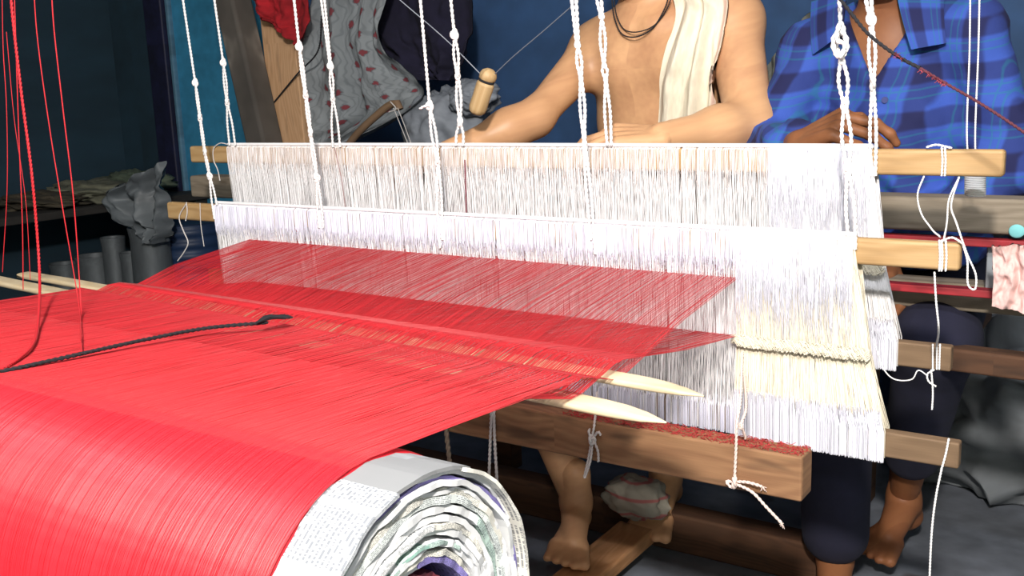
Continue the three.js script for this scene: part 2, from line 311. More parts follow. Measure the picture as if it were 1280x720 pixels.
// ---------------------------------------------------------------- loom: heddle shafts
const ZB = -1.38, ZF = -1.28;                                       // planes of the back and front shafts
const WARP = { l: -1.452, r: -.488 };
function heddleShaft(cfg) {
  const { z, x0, x1, yT, yB, eye, s0, s1, bunch, lo0, lo1, name, seed } = cfg, rnd = rng(seed), H = .034, dp = .009;
  const t = thing('heddle_shaft', cfg.label, 'loom shaft', V((x0 + x1) / 2, yB - H, z), 'heddle shafts of the loom');
  part('top_bar', timber(V(x0, yT - H / 2 - .0015, z), V(x1, yT - H / 2 - .0015, z), H, dp * 2, .005), M.barPine, t, 'squared pine bar');
  part('bottom_bar', timber(V(lo0, yB - H / 2, z), V(lo1, yB - H / 2, z), H, dp * 2, .003), M.barDark, t, 'dark lower bar');
  const loops = new Yarns(), bands = new Yarns(), low = new Yarns(), tuft = new Yarns(), tuftLow = new Yarns(), cross = new Yarns();
  const gapsAt = [];
  for (let i = 0; i < 9; i++) gapsAt.push(s0 + (s1 - s0) * rnd());
  const strand = (Y, x, side, r, dx = 0, dz = 0, bias = 0) => {
    const zz = z + side * (dp + r + dz), j = () => (rnd() - .5) * .0016;
    Y.add([V(x, yT + .001, z + side * .002), V(x + j(), yT - .004, zz), V(x + j() + dx * .2, yT - H, zz), V(x + dx * .5 + j(), (yT + eye) / 2, zz * .6 + z * .4), V(x + dx + j(), eye, z + side * (.0015 + dz * .8)),
      V(x + dx * .75 + bias * .5 + j(), (yB + eye) / 2, zz * .6 + z * .4), V(x + dx * .5 + bias + j(), yB + .002, zz), V(x + dx * .5 + bias, yB - H, zz), V(x + dx * .5 + bias, yB - H - .001, z + side * .002)], r);
  };
  const N = cfg.n;
  for (let i = 0; i < N; i++) {
    let x = s0 + (s1 - s0) * (i + (rnd() - .5) * 1.6) / N;
    if (gapsAt.some(g => Math.abs(g - x) < .0022)) x += .004;
    const lean = (rnd() - .5) * .003 + (fbm(x * 30, seed) * .004);
    for (const side of [1, -1]) strand(loops, x + (side < 0 ? (rnd() - .5) * .002 : 0), side, .00032 + rnd() * .00018, lean);
  }
  for (let i = 0; i < N * cfg.hd; i++) {                               // the knotted heads that lie close together along the bar
    const x = s0 + (s1 - s0) * rnd(), e = cfg.head + rnd() * rnd() * .03, zz = z + dp + .0016;
    bands.add([V(x, yT + .0012, z), V(x, yT - .004, zz), V(x + (rnd() - .5) * .002, yT - e, zz), V(x + (rnd() - .5) * .003, yT - e - .006, z + dp * .6)], .00045);
    if (i % 2) { const x2 = s0 + (s1 - s0) * rnd(), q = .006 + rnd() * .012; low.add([V(x2, yB + q, z + dp * .7), V(x2, yB, zz), V(x2, yB - H - .0015, zz), V(x2, yB - H - .002, z)], .0006); }
  }
  for (let i = 0; i < cfg.bn; i++) {                                // the spare heddles pushed together at the end
    const u = rnd(), x = bunch[0] + (bunch[1] - bunch[0]) * u, dz = rnd() * .003, side = rnd() < .7 ? 1 : -1, out = cfg.flare * u * u;
    strand(tuft, x, side, .00038 + rnd() * .0002, (rnd() - .5) * .006 + out * .6, dz, out);
    if (i % 2) { const x5 = bunch[0] + (bunch[1] - bunch[0]) * rnd(), z5 = z + dp + .004 + rnd() * .002, e = .03 + rnd() * rnd() * .11; tuftLow.add([V(x5, yT + .001, z), V(x5, yT - .004, z5), V(x5 + (rnd() - .5) * .003, yT - e, z5), V(x5 + (rnd() - .5) * .003, yT - e - .03, z + dp * .9)], q => .0005 - .00025 * q); }
    if (i % 2) { const x2 = bunch[0] + (bunch[1] - bunch[0]) * rnd() , o2 = cfg.flare * ((x2 - bunch[0]) / (bunch[1] - bunch[0])) ** 2, zz = z + dp + .003 + rnd() * .004, q = .012 + rnd() * .02; tuftLow.add([V(x2 + o2 * 1.15, yB + q, zz), V(x2 + o2 * 1.3, yB, zz), V(x2 + o2 * 1.3, yB - H - .003 - rnd() * .004, zz - .002)], .0006); }
    if (i % 3 === 0) { const x3 = bunch[0] + (bunch[1] - bunch[0]) * rnd(), o3 = cfg.flare * .5 * ((x3 - bunch[0]) / (bunch[1] - bunch[0])) ** 2, zz = z + dp + .004 + rnd() * .003, y3 = eye + (rnd() - .5) * .012; cross.add([V(x3 + o3 - .006, y3, zz - .002), V(x3 + o3, y3 + .004, zz + .001), V(x3 + o3 + .004, y3 - .003, zz), V(x3 + o3 + .008, y3 + .001, zz - .002)], .0008); }
  }
  part('heddle_yarn', loops.geo(), M.cotton, t, null, 'stuff');
  part('knotted_heads', bands.geo(), cfg.headM, t, null, 'stuff');
  part('yarn_ends', low.geo(), M.cottonCool, t, null, 'stuff');
  part('spare_heddle_bunch', tuft.geo(), cfg.tuftM, t, 'dense bunch of pale heddle yarn at the end', 'stuff');
  part('bunch_ends', tuftLow.geo(), M.bunchWhite, t, null, 'stuff');
  part('eye_knot_row', cross.geo(), M.cream, t, null, 'stuff');
  part('top_cord', tube([V(s0, yT + .0025, z + .004), V((s0 + s1) / 2, yT + .003, z + .005), V(bunch[1], yT + .0025, z + .004)], .003, 40, 8), M.cotton, t, 'white cord along the top edge');
  return t;
}
heddleShaft({ z: ZB, x0: -1.722, x1: -.184, yT: .826, yB: .567, eye: .665, s0: -1.606, s1: -.47, bunch: [-.482, -.344], lo0: -1.70, lo1: -.233, n: 1400, bn: 2400, headM: M.headBeige, tuftM: M.cotton, head: .03, hd: .5, flare: .033, seed: 21, label: 'back heddle shaft, the higher of the two, white yarn on a pine bar' });
heddleShaft({ z: ZF, x0: -1.683, x1: -.212, yT: .722, yB: .472, eye: .572, s0: -1.539, s1: -.488, bunch: [-.49, -.336], lo0: -1.66, lo1: -.201, n: 1200, bn: 2400, headM: M.cottonCool, tuftM: M.cream, head: .036, hd: 2.2, flare: .036, seed: 22, label: 'front heddle shaft, the lower and nearer one, red warp passing through its white yarn' });

// ---------------------------------------------------------------- warp: roll, sheet, lease rods
const ROLL = { z: -.523, top: .652, R: .133 }; ROLL.y = ROLL.top - ROLL.R;
{
  // the sheet of yarn from the roll over the lease rods through both shafts to the woven cloth
  const rnd = rng(5), Y = new Yarns(), W = new Yarns(), N = 1150;
  const ARC = []; for (let a = -.7; a < 1.44; a += .097) ARC.push(a);
  const rodZ = (x, k) => k ? -.829 - (-.388 - x) * .075 : -.921 - (-.389 - x) * .054;
  for (let i = 0; i < N * 2; i++) {
    const up = i % 2, u = (i + (rnd() - .5) * 2.2) / (N * 2), clump = fbm(u * 260, 3) * .0016, x = WARP.l + (WARP.r - WARP.l) * clamp(u) + clump;
    const a1 = up ? 1 : -1, z1 = rodZ(x, 1), z0 = rodZ(x, 0), j = () => (rnd() - .5) * .0014, sx = (rnd() - .5) * .004;
    const rq = ROLL.R + .0003 + rnd() * .0002, on = a => V(x, ROLL.y + Math.sin(a) * rq, ROLL.z + Math.cos(a) * rq), pts = [on(1.42), on(1.6)];
    if (x > -1.32) W.add(ARC.map(on), .00042, 3);
    pts.push(V(x + sx * .5 + j(), .645 + j() * .6, -.64), V(x + sx + j(), .638 + j() * .6, -.74));
    pts.push(V(x + sx, .622 + a1 * .0085, z1 + .011), V(x + sx, .622 + a1 * .0085, z1 - .011), V(x + sx * .6, .618 - a1 * .0085, z0 + .011), V(x + sx * .6, .618 - a1 * .0085, z0 - .011));
    if (up) pts.push(V(x + j(), .638 + j(), -1.1), V(x, .6585 + j() * .6, ZF), V(x, .666, ZB), V(x, .69, -1.56));
    else pts.push(V(x + j(), .598 + j(), -1.1), V(x, .5755 + j() * .6, ZF), V(x, .60, ZB), V(x, .688, -1.56));
    const thick = .00028 + rnd() * .0001; Y.add(pts, t => t < .72 ? thick : thick * .66, 3);
  }
  single('warp_sheet', Y.geo(), M.red, 'wide sheet of fine red warp yarn stretched from the roll to the heddles', 'yarn', null, 'stuff');

  const t = thing('warp_roll', 'thick roll of red warp yarn with layered newspaper showing at its end', 'roll', V(-1, ROLL.y - ROLL.R, ROLL.z));
  const xl = -1.5, xr = WARP.r, R = ROLL.R, g = new THREE.LatheGeometry([[.055, xl], [R - .01, xl], [R - .002, xl + .004], [R, xl + .01], [R, (xl + xr) / 2], [R, xr - .012], [R - .0008, xr - .005], [R - .004, xr], [R - .02, xr]].map(([a, b]) => new THREE.Vector2(a, b)), 128);
  { const uv = g.attributes.uv, p = g.attributes.position; for (let i = 0; i < p.count; i++) uv.setXY(i, p.getY(i) * 1.3, uv.getX(i)); }
  g.rotateZ(-Math.PI / 2).translate(0, ROLL.y, ROLL.z);
  part('roll_body', g, M.redWound, t, 'red yarn wound on the roll');
  part('wound_yarn', W.geo(), M.redWound, t, null, 'stuff');
  // newsprint: pale sheets with grey columns of strokes too small to read
  const news = (seed, base, tint, mode) => {
    const r = rng(seed), S = 512, a = new Uint8Array(S * S * 4), B = hex(base), T = hex(tint); const ink = new Float32Array(S * S);
    const blocks = []; for (let i = 0; i < 3; i++) blocks.push([r() * .8, r() * .8, .15 + r() * .25, .1 + r() * .2]);
    for (let j = 0; j < S; j++) for (let i = 0; i < S; i++) {
      const u = i / S, v = j / S; let k = 0;
      const col = (u * 4) % 1, line = (v * 46) % 1;
      if (mode !== 2 && col > .06 && col < .94 && line < .52) { const w = noise(u * 150 + Math.floor(v * 46) * 7.3, Math.floor(v * 46) * 3.1, seed); k = w > -.12 ? .5 : 0; if (noise(Math.floor(v * 46 / 9) * 5.1, Math.floor(u * 4) * 3.3, seed + 7) > .25) k *= .2; }
      let c = mixc(B, hex(0x3c4048), k);
      if (mode) for (const [x, y, w, h] of blocks) if (u > x && u < x + w && v > y && v < y + h) c = mixc(T, B, .25 + .4 * (noise(u * 20, v * 20, seed + 3) + .5));
      const q = (j * S + i) * 4; a[q] = clamp(c[0]) * 255; a[q + 1] = clamp(c[1]) * 255; a[q + 2] = clamp(c[2]) * 255; a[q + 3] = 255;
    }
    const tx = new THREE.DataTexture(a, S, S); tx.wrapS = tx.wrapT = THREE.RepeatWrapping; tx.magFilter = THREE.LinearFilter; tx.minFilter = THREE.LinearMipmapLinearFilter; tx.generateMipmaps = true; tx.colorSpace = THREE.SRGBColorSpace; tx.needsUpdate = true; return tx;
  };
  const paper = [news(1, 0xb4b8bc, 0x8890a0, 0), news(2, 0xdcdede, 0x6b62b8, 1), news(3, 0xd6dddb, 0x5fa79a, 1), news(4, 0xdedcd2, 0xd8b84a, 1), news(5, 0xdcd8da, 0xa8485c, 1), news(6, 0xdadcde, 0x9aa0a8, 2)].map(map => std({ map, roughness: .85 }));
  paper.push(std({ map: news(11, 0x7d74b4, 0x5a4ea0, 1), roughness: .8 }), std({ map: news(12, 0xb8cfc6, 0x74a89a, 1), roughness: .8 }));
  const grey = std({ map: news(8, 0x808284, 0x999ea4, 2), roughness: .8 });
  const rr = rng(77), xEnd = -.437;
  // one folded sheet: an arc of the roll with its own thickness, waviness and end
  const sheet = (r0, th, a0, a1, xe, seed, x0 = -.515, wave = .0014) => {
    const seg = Math.max(8, Math.round(Math.abs(a1 - a0) / .07)), prof = [[0, 0], [1, 0], [1, 1], [0, 1]], pos = [], uv = [], idx = [], nor = [];
    const pt = (k, c) => { const a = a0 + (a1 - a0) * k / seg, fac = wave * (noise(a * 3.2, seed) + .6 * noise(a * 9, seed + 4)), r = r0 + fac + c[1] * th, xx = c[0] ? xe + .0035 * noise(a * 4, seed + 9) : x0; return [V(xx, ROLL.y + Math.sin(a) * r, ROLL.z + Math.cos(a) * r), a * r0]; };
    const quad = (f, n) => { for (let k = 0; k < seg; k++) { const b = pos.length / 3, [A, ua] = pt(k, f[0]), [B, ub] = pt(k, f[1]), [C, uc] = pt(k + 1, f[0]), [E, ue] = pt(k + 1, f[1]); const nn = B.clone().sub(A).cross(C.clone().sub(A)).normalize().multiplyScalar(n); for (const [q, uu, c] of [[A, ua, f[0]], [B, ub, f[1]], [C, uc, f[0]], [E, ue, f[1]]]) { pos.push(q.x, q.y, q.z); nor.push(nn.x, nn.y, nn.z); uv.push(uu * 5, (q.x + c[1] * .02) * 5); } idx.push(b, b + 1, b + 2, b + 2, b + 1, b + 3); } };
    quad([prof[3], prof[2]], -1); quad([prof[0], prof[1]], 1); quad([prof[1], prof[2]], 1);
    for (const k of [0, seg]) { const b = pos.length / 3; const q = prof.map(c => pt(k, c)[0]), nn = q[1].clone().sub(q[0]).cross(q[3].clone().sub(q[0])).normalize(); q.forEach((w, i) => { pos.push(w.x, w.y, w.z); nor.push(nn.x, nn.y, nn.z); uv.push(w.y * 5, w.z * 5); }); idx.push(b, b + 1, b + 2, b, b + 2, b + 3); }
    const gg = new THREE.BufferGeometry(); gg.setAttribute('position', new THREE.Float32BufferAttribute(pos, 3)); gg.setAttribute('normal', new THREE.Float32BufferAttribute(nor, 3)); gg.setAttribute('uv', new THREE.Float32BufferAttribute(uv, 2)); gg.setIndex(idx); gg.computeVertexNormals(); return gg;
  };
  part('newspaper_sheet', sheet(R - .006, .003, 18 * D, 78 * D, xEnd + .002, 1), paper[0], t, 'outer newspaper sheet with columns of print');
  part('newspaper_sheet', sheet(R - .0055, .003, 70 * D, 118 * D, xEnd, 2), grey, t, 'grey printed newspaper sheet');
  part('newspaper_sheet', sheet(R - .006, .003, 112 * D, 200 * D, xEnd + .004, 3), paper[3], t);
  part('newspaper_sheet', sheet(R - .006, .003, 195 * D, 380 * D, xEnd, 4), paper[5], t);
  let r = R - .0095, k = 0;
  while (r > .05) {
    const th = .003 + rr() * .0034; let a = rr() * 60 * D;
    const stop = a + Math.PI * 2;
    while (a < stop - .2) { const span = Math.min(stop - a, (60 + rr() * 130) * D); part('newspaper_sheet', sheet(r, th, a, a + span + .05, xEnd - .001 - rr() * .006 - (R - r) * .03, 10 + k, -.505, .0026), paper[[5, 2, 5, 6, 5, 7, 5, 4, 5, 5, 7, 1, 3, 5][k++ % 14]], t); a += span; }
    r -= th + .0002 + rr() * .0008;
  }
  part('core_wrapping', sheet(.036, .012, 0, Math.PI * 2, xEnd - .014, 99, -.515, .004), std({ map: dataTex(128, 128, (u, v) => mixc(mixc(hex(0x6a2b38), hex(0xd8a24a), smooth(.2, .3, fbm(u * 7, v * 7, 3))), hex(0xe8dede), smooth(.25, .32, fbm(u * 9, v * 9, 13)))), roughness: .6 }), t, 'maroon printed wrapping inside the roll');
  part('core', new THREE.CylinderGeometry(.036, .036, 1.16, 32).rotateZ(Math.PI / 2).translate(-1.03, ROLL.y, ROLL.z), M.darkWood, t, 'wooden warp beam core');

  // lease rods: flat split sticks with pointed ends
  const rodGeo = (a, b, w, h, tipA) => {
    const X = b.clone().sub(a), L = X.length(); X.normalize(); const Z = V(-X.z, 0, X.x), n = 60;
    const pos = [], idx = [], uv = [], m = 14;
    for (let k = 0; k <= n; k++) { const s = k / n * L, tp = Math.min(1, Math.sqrt(clamp((L - s) / .085)) + .03), ts = Math.min(1, Math.pow(clamp((L - s) / .05), .7) * .7 + .12), p = a.clone().addScaledVector(X, s); const bow = fbm(s * 4, a.z * 9) * .002; for (let q = 0; q < m; q++) { const an = q / m * 6.28318, cs = Math.cos(an), sn = Math.sin(an), ex = Math.sign(cs) * Math.pow(Math.abs(cs), .6), ey = Math.sign(sn) * Math.pow(Math.abs(sn), .6); pos.push(p.x + Z.x * ex * w / 2 * tp, p.y + bow + ey * h / 2 * ts - (1 - ts) * h * .2, p.z + Z.z * ex * w / 2 * tp); uv.push(s, q / m * .08); } }
    for (let k = 0; k < n; k++) for (let q = 0; q < m; q++) { const q1 = (q + 1) % m, A = k * m, B = A + m; idx.push(A + q, B + q, A + q1, A + q1, B + q, B + q1); }
    for (const [k, f] of [[0, 0], [n, 1]]) for (let q = 1; q < m - 1; q++) f ? idx.push(k * m, k * m + q + 1, k * m + q) : idx.push(k * m, k * m + q, k * m + q + 1);
    const gg = new THREE.BufferGeometry(); gg.setAttribute('position', new THREE.Float32BufferAttribute(pos, 3)); gg.setAttribute('uv', new THREE.Float32BufferAttribute(uv, 2)); gg.setIndex(idx); gg.computeVertexNormals(); return gg;
  };
  single('lease_rod', rodGeo(V(-1.74, .618, -.994), V(-.389, .606, -.921), .03, .012), M.rod, 'farther wooden lease rod, its thin pointed tip below the front heddles', 'stick', 'lease rods in the warp');
  single('lease_rod', rodGeo(V(-1.82, .622, -.936), V(-.388, .606, -.829), .033, .013), M.rod, 'nearer wooden lease rod with a broad rounded tip above the timber beam', 'stick', 'lease rods in the warp');
  // black cord lying across the red sheet
  const bc = [[0, 465, .6535], [90, 445, .653], [180, 425, .6505], [260, 410, .648], [325, 404, .646]].map(([x, y, h]) => at(x, y, 'y', h));
  const bt = thing('black_cord', 'black twisted cord lying across the red warp sheet', 'cord', bc[2]);
  part('cord_line', cord(bc.concat(at(335, 403, 'y', .646)), .0026), M.black, bt);
  const tf = new Yarns(), q0 = at(322, 405, 'y', .647), q1 = at(357, 399, 'y', .645); for (let i = 0; i < 40; i++) { const j = () => (rr() - .5) * .008; tf.add([q0.clone().add(V(0, .002, j() * .5)), q0.clone().lerp(q1, .4).add(V(j(), .004 + Math.abs(j()), j() * 1.2)), q1.clone().add(V(j() * 3, .002 + Math.abs(j()) * .6, j() * 1.3))], .0013, 4); }
  part('frayed_end', tf.geo(), M.black, bt, null, 'stuff');
}

// ---------------------------------------------------------------- cords that hang the shafts
// a hanging cord: runs from above the picture to the bar; doubled below its first knot
function hangingCord(z, top, knots, end, r, label, group, opt = {}) {
  const zz = z + .012, P = (x, y, o = 0) => at(x, y, 'z', zz + o), a = P(...top), first = P(...knots[0]), dir = a.clone().sub(first).normalize(), high = a.clone().addScaledVector(dir, opt.rise ?? .35);
  const t = thing('hanging_cord', label, 'cord', P(...end[0]), group);
  const sides = [-1, 1], w = opt.w ?? .004;
  if (opt.doubleTop) for (const s of sides) part('strand', cord([high.clone().add(V(s * w * .8, 0, 0)), a.clone().add(V(s * w * .8, 0, 0)), first.clone().add(V(s * w * .3, 0, 0))], r), M.cordWhite, t);
  else part('strand', cord([high, a, first], r), M.cordWhite, t);
  const ks = knots.map(k => P(...k));
  for (const s of sides) {
    const pts = [first]; for (let i = 1; i < ks.length; i++) { pts.push(ks[i - 1].clone().lerp(ks[i], .5).add(V(s * w, 0, s * .001)), ks[i].clone().add(V(s * w * .3, 0, 0))); }
    const e = P(...(end[s < 0 ? 0 : end.length - 1])); if (ks.length) pts.push(ks[ks.length - 1].clone().lerp(e, .5).add(V(s * w * .6, 0, 0)), e);
    part('strand', cord(pts, r * .92), M.cordWhite, t);
  }
  ks.forEach((k, i) => part('knot', knot(k, r * (opt.k ?? 2.6), i + 1), M.cordWhite, t));
  return t;
}
const gb = 'cords hanging the back shaft', gf = 'cords hanging the front shaft';
hangingCord(ZB, [268, 0], [[279, 78], [284, 128]], [[287, 182], [294, 182]], .0026, 'white cord on the back shaft at its far left end, against the blue door', gb, { w: .005 });
hangingCord(ZB, [403, -5], [[413, 82], [416, 122]], [[416, 184], [425, 184]], .0026, 'white double cord on the back shaft in front of the grey printed cloth', gb, { doubleTop: 1, w: .005 });
hangingCord(ZB, [563, -5], [[568, 43], [572, 93], [575, 153]], [[570, 182], [579, 182]], .003, 'white knotted cord on the back shaft just left of the wooden handle', gb, { w: .0055 });
hangingCord(ZB, [748, -5], [[752, 20], [755, 80], [757, 98]], [[759, 182], [764, 182]], .0031, 'white cord on the back shaft before the bare chest, right one of that pair', gb, { doubleTop: 1, w: .005, k: 1.7 });
hangingCord(ZB, [1085, -5], [[1089, 24], [1091, 105]], [[1089, 220], [1094, 220]], .003, 'white cord on the back shaft ending at the bare pine bar, before the blue shirt', gb, { doubleTop: 1, w: .0045 });
hangingCord(ZF, [228, -5], [[244, 103], [250, 147], [256, 190], [262, 220]], [[268, 274], [271, 256]], .0024, 'white knotted cord on the front shaft, leftmost of all hanging cords', gf, { w: .0035 });
hangingCord(ZF, [367, -5], [[374, 58], [382, 118], [388, 166], [396, 222]], [[399, 285], [404, 285]], .0027, 'white knotted cord on the front shaft passing before the leaning wooden plank', gf, { w: .004 });
hangingCord(ZF, [525, -5], [[537, 132], [547, 201]], [[550, 310], [553, 300]], .0027, 'white cord on the front shaft with one knot with a short tail, before the stick', gf, { w: .0055, k: 2.6 });
hangingCord(ZF, [717, -5], [[722, 56], [726, 97], [730, 170]], [[739, 300], [744, 318]], .003, 'thick white cord on the front shaft before the bare chest, left one of that pair', gf, { doubleTop: 1, w: .0045, k: 1.7 });
hangingCord(ZF, [1049, -5], [[1051, 36], [1052, 72], [1056, 131], [1060, 211]], [[1062, 312], [1069, 312]], .003, 'thick white cord with a big looped knot on the front shaft, before the shirt', gf, { w: .006, k: 2.2 });
{ // knot tail
  const p = at(537, 132, 'z', ZF + .016), t = scene.children.find(o => o.userData.label?.includes('short tail')); part('knot_tail', cord([p, at(530, 133, 'z', ZF + .02), at(525, 136, 'z', ZF + .02)], .0024), M.cordWhite, t);
  const lp = scene.children.find(o => o.userData.label?.includes('big looped')); const c = [[1051, 36], [1043, 45], [1042, 60], [1050, 72], [1058, 62], [1057, 46]].map(([x, y]) => at(x, y, 'z', ZF + .018)); part('loop', [cord([...c, c[0]], .0036), cord([[1049, 30], [1046, 50], [1056, 55], [1051, 72]].map(([x, y]) => at(x, y, 'z', ZF + .024)), .0033)], M.cordWhite, lp);
}
// strings that tie bar ends, drop to the lower bars and hang loose
function stringThing(label, list, r, m, z, group, name = 'tie_string', cat = 'string') {
  const t = thing(name, label, cat, at(list[0][0][0], list[0][0][1], 'z', list[0][0][2] ?? z), group);
  for (const l of list) part('strand', cord(l.map(([x, y, q]) => at(x, y, 'z', q ?? z)), r), m, t);
  return t;
}
const zb2 = ZB + .0115, zf2 = ZF + .0115;
stringThing('white string tied round the back pine bar near its right end', [[[1177, 184], [1178, 200], [1177, 220]], [[1181, 184], [1182, 200], [1181, 220]], [[1158, 184], [1170, 181], [1181, 183], [1190, 185]]], .0016, M.cordWhite, zb2, 'ties on the bars');
stringThing('loose white string end hanging below the back pine bar, left of the looped one', [[[1155, 220], [1147, 243], [1152, 268], [1163, 284], [1175, 296, zf2]]], .0013, M.cordWhite, zb2, 'ties on the bars');
stringThing('white string looped down past the front bar end into a long loose loop', [[[1199, 221], [1186, 250], [1184, 275], [1180, 299, zf2]], [[1199, 221], [1190, 250], [1197, 283, zf2], [1209, 318, zf2], [1220, 345, zf2], [1218, 362, zf2], [1211, 358, zf2], [1209, 325, zf2], [1203, 304, zf2]]], .0013, M.cordWhite, zb2, 'ties on the bars');
stringThing('white string tied round the front pine bar near its right end', [[[1174, 300], [1175, 320], [1174, 339]], [[1177, 300], [1178, 320], [1177, 339]], [[1182, 300], [1183, 320], [1182, 339]], [[1176, 302], [1190, 297], [1203, 304]]], .0015, M.cordWhite, zf2, 'ties on the bars');
stringThing('white string dropping from the front pine bar to the dark lower bar behind', [[[1168, 340], [1170, 375], [1173, 405], [1171, 432, zb2]], [[1166, 430, zb2], [1166, 462, zb2]], [[1171, 430, zb2], [1171, 462, zb2]], [[1175, 430, zb2], [1174, 462, zb2]], [[1168, 462, zb2], [1159, 468, zb2], [1161, 477, zb2], [1170, 483, zb2]], [[1164, 462, zb2], [1166, 490, zb2], [1165, 512, zb2]]], .0014, M.cordWhite, zf2, 'ties on the bars');
stringThing('white string hanging from the lowest right bar end to the floor', [[[1186, 548], [1182, 568], [1177, 586]], [[1177, 586], [1170, 620], [1165, 660], [1162, 720], [1161, 760]]], .0016, M.cordWhite, zf2, 'ties on the bars');
stringThing('grey string curling from the front bar at its left end', [[[233, 253], [234, 265], [232, 276]], [[233, 254], [224, 272], [229, 288], [235, 303], [230, 315], [222, 326]]], .0013, M.cordGrey, zf2, 'ties on the bars');
stringThing('thin grey string hanging straight from the front bar beside the white yarn', [[[250, 254], [251, 280], [255, 308]]], .0009, M.cordGrey, zf2, 'ties on the bars');
stringThing('loose white string on the left end of the back bar', [[[287, 181], [275, 179], [267, 186], [267, 200], [272, 212], [275, 226]]], .0013, M.cordGrey, zb2, 'ties on the bars');
stringThing('loose strand of cream yarn drooping beside the lower right bar', [[[1094, 430], [1105, 462], [1118, 474], [1140, 474], [1148, 463], [1160, 470]]], .0009, M.cordWhite, ZF + .02, 'ties on the bars');
stringThing('thin dark red yarn running down among the back heddles', [[[418, 184], [427, 225], [432, 262]]], .0008, std({ color: lin(.35, .2, .2) }), ZB + .013, 'dark yarns among the heddles');
stringThing('thin dark red yarn in the gap at the middle of the back heddles', [[[581, 200], [582, 235], [583, 268]]], .0013, std({ color: lin(.2, .03, .05) }), ZB + .013, 'dark yarns among the heddles');

// ---------------------------------------------------------------- squared beam in front, hung on strings
{
  const zc = -1.15, t = thing('hanging_beam', 'squared brown timber beam hanging on strings below the red warp', 'beam', V(-1, .407, zc));
  part('beam_timber', timber(V(-1.78, .4365, zc - .02), V(-.357, .4365, zc - .02), .059, .04, .004), M.beam, t);
  const f = new Yarns(), r = rng(3); for (let i = 0; i < 900; i++) { const x = -.7 + .34 * r(), z = zc - .002 - r() * .036, y = .4663; f.add([V(x, y, z), V(x + (r() - .5) * .008, y + .001 + r() * .002, z + (r() - .5) * .006), V(x + (r() - .5) * .014, y, z + (r() - .5) * .008)], .0004); }
  part('red_lint', f.geo(), M.redFuzz, t, 'red lint on the top face', 'stuff');
  const z1 = zc + .004, s1 = stringThing('pinkish cord with frayed tails knotted round the beam near its right end', [[[928, 440, ZF + .014], [925, 505, z1 - .02], [921, 530, z1], [920, 560, z1], [918, 602, z1]], [[931, 470, ZF + .014], [932, 515, z1 - .03], [927, 530, z1 - .01], [932, 548, z1 - .02]], [[918, 602, z1], [935, 603, z1 + .003], [952, 608, z1 + .004]], [[918, 604, z1], [940, 615, z1 + .004], [958, 634, z1 + .004], [977, 654, z1]], [[918, 604, z1], [908, 601, z1 + .003], [914, 609, z1 + .005], [922, 606, z1 + .003]]], .0022, M.cordPink, z1, 'strings on the beam');
  part('knot', knot(at(918, 603, 'z', z1 + .003), .0065, 2), M.cordPink, s1); part('knot', knot(at(926, 533, 'z', z1 - .004), .004, 3), M.cordPink, s1);
  const ends = new Yarns(); for (const [x, y] of [[977, 654], [953, 608]]) for (let i = 0; i < 9; i++) { const p = at(x, y, 'z', z1 + .002); ends.add([p, p.clone().add(V((r() - .3) * .008, -(r()) * .007, (r() - .5) * .005))], .0006); } part('frayed_end', ends.geo(), M.cordPink, s1, null, 'stuff');
  const s2 = stringThing('greyish string loop knotted on the beam beside the nearer rod', [[[746, 490, z1 - .05], [745, 510, z1 - .03], [743, 530, z1], [740, 548, z1]], [[740, 548, z1], [735, 575, z1 + .003], [730, 597, z1 + .003]], [[741, 548, z1], [738, 575, z1 + .005], [731, 597, z1 + .003]], [[741, 548, z1], [747, 563, z1 + .004], [748, 577, z1 + .002]], [[741, 548, z1], [748, 540, z1 + .004], [751, 544, z1 + .003]], [[740, 548, z1], [736, 541, z1 + .004], [737, 536, z1]]], .002, M.cordGrey, z1, 'strings on the beam');
  part('knot', knot(at(740, 550, 'z', z1 + .003), .006, 4), M.cordGrey, s2);
}
stringThing('pair of white strings hanging in a narrow wedge beside the newspaper roll', [[[615, 490, -1.195], [615, 492, -1.145], [613, 545], [610, 620], [604, 720], [602, 780]], [[617, 492, -1.145], [618, 545], [624, 640], [631, 720], [635, 780]]], .0026, M.cordGrey, -1.143, 'treadle strings');
stringThing('dim brown strap hanging under the warp left of the string pair', [[[556, 480, -1.19], [556, 482, -1.145], [558, 540], [561, 570], [564, 615], [566, 700]]], .004, std({ color: lin(.25, .19, .14) }), -1.143, 'treadle strings');

// ---------------------------------------------------------------- red yarns hanging at the left, dark rope, pull handle
for (const [r, pts, lab] of [
  [.0021, [[11, -60], [14, 0], [26, 110], [40, 220], [49, 330], [48, 400], [38, 435], [14, 455], [0, 463]], 'thick bright red yarn hanging at the left and trailing over the warp'],
  [.0006, [[2, -50], [4, 60], [8, 130], [9, 230], [3, 340]], 'leftmost thin red yarn hanging from above at the picture edge'],
  [.0008, [[17, -40], [20, 60], [24, 180], [28, 280], [29, 362]], 'thin red yarn hanging just left of the thick red one'],
  [.0005, [[8, 40], [18, 150], [32, 250], [38, 350]], 'faint red yarn crossing behind the thick red one'],
  [.0008, [[41, -40], [46, 40], [62, 160], [80, 270], [97, 370], [101, 425]], 'thin red yarn hanging second from the right of the red group'],
  [.0009, [[63, -40], [67, 30], [78, 130], [92, 250], [101, 380], [102, 442]], 'rightmost thin red yarn hanging in front of the teal wall'],
]) { const z0 = -.78; single('red_yarn', cord(pts.map(([x, y]) => { let p = at(x, y, 'z', z0); const q = at(x, y, 'y', .6535); if (p.y < .6535) p = q; return p; }), r), M.red, lab, 'yarn', 'red yarns hanging at the left'); }
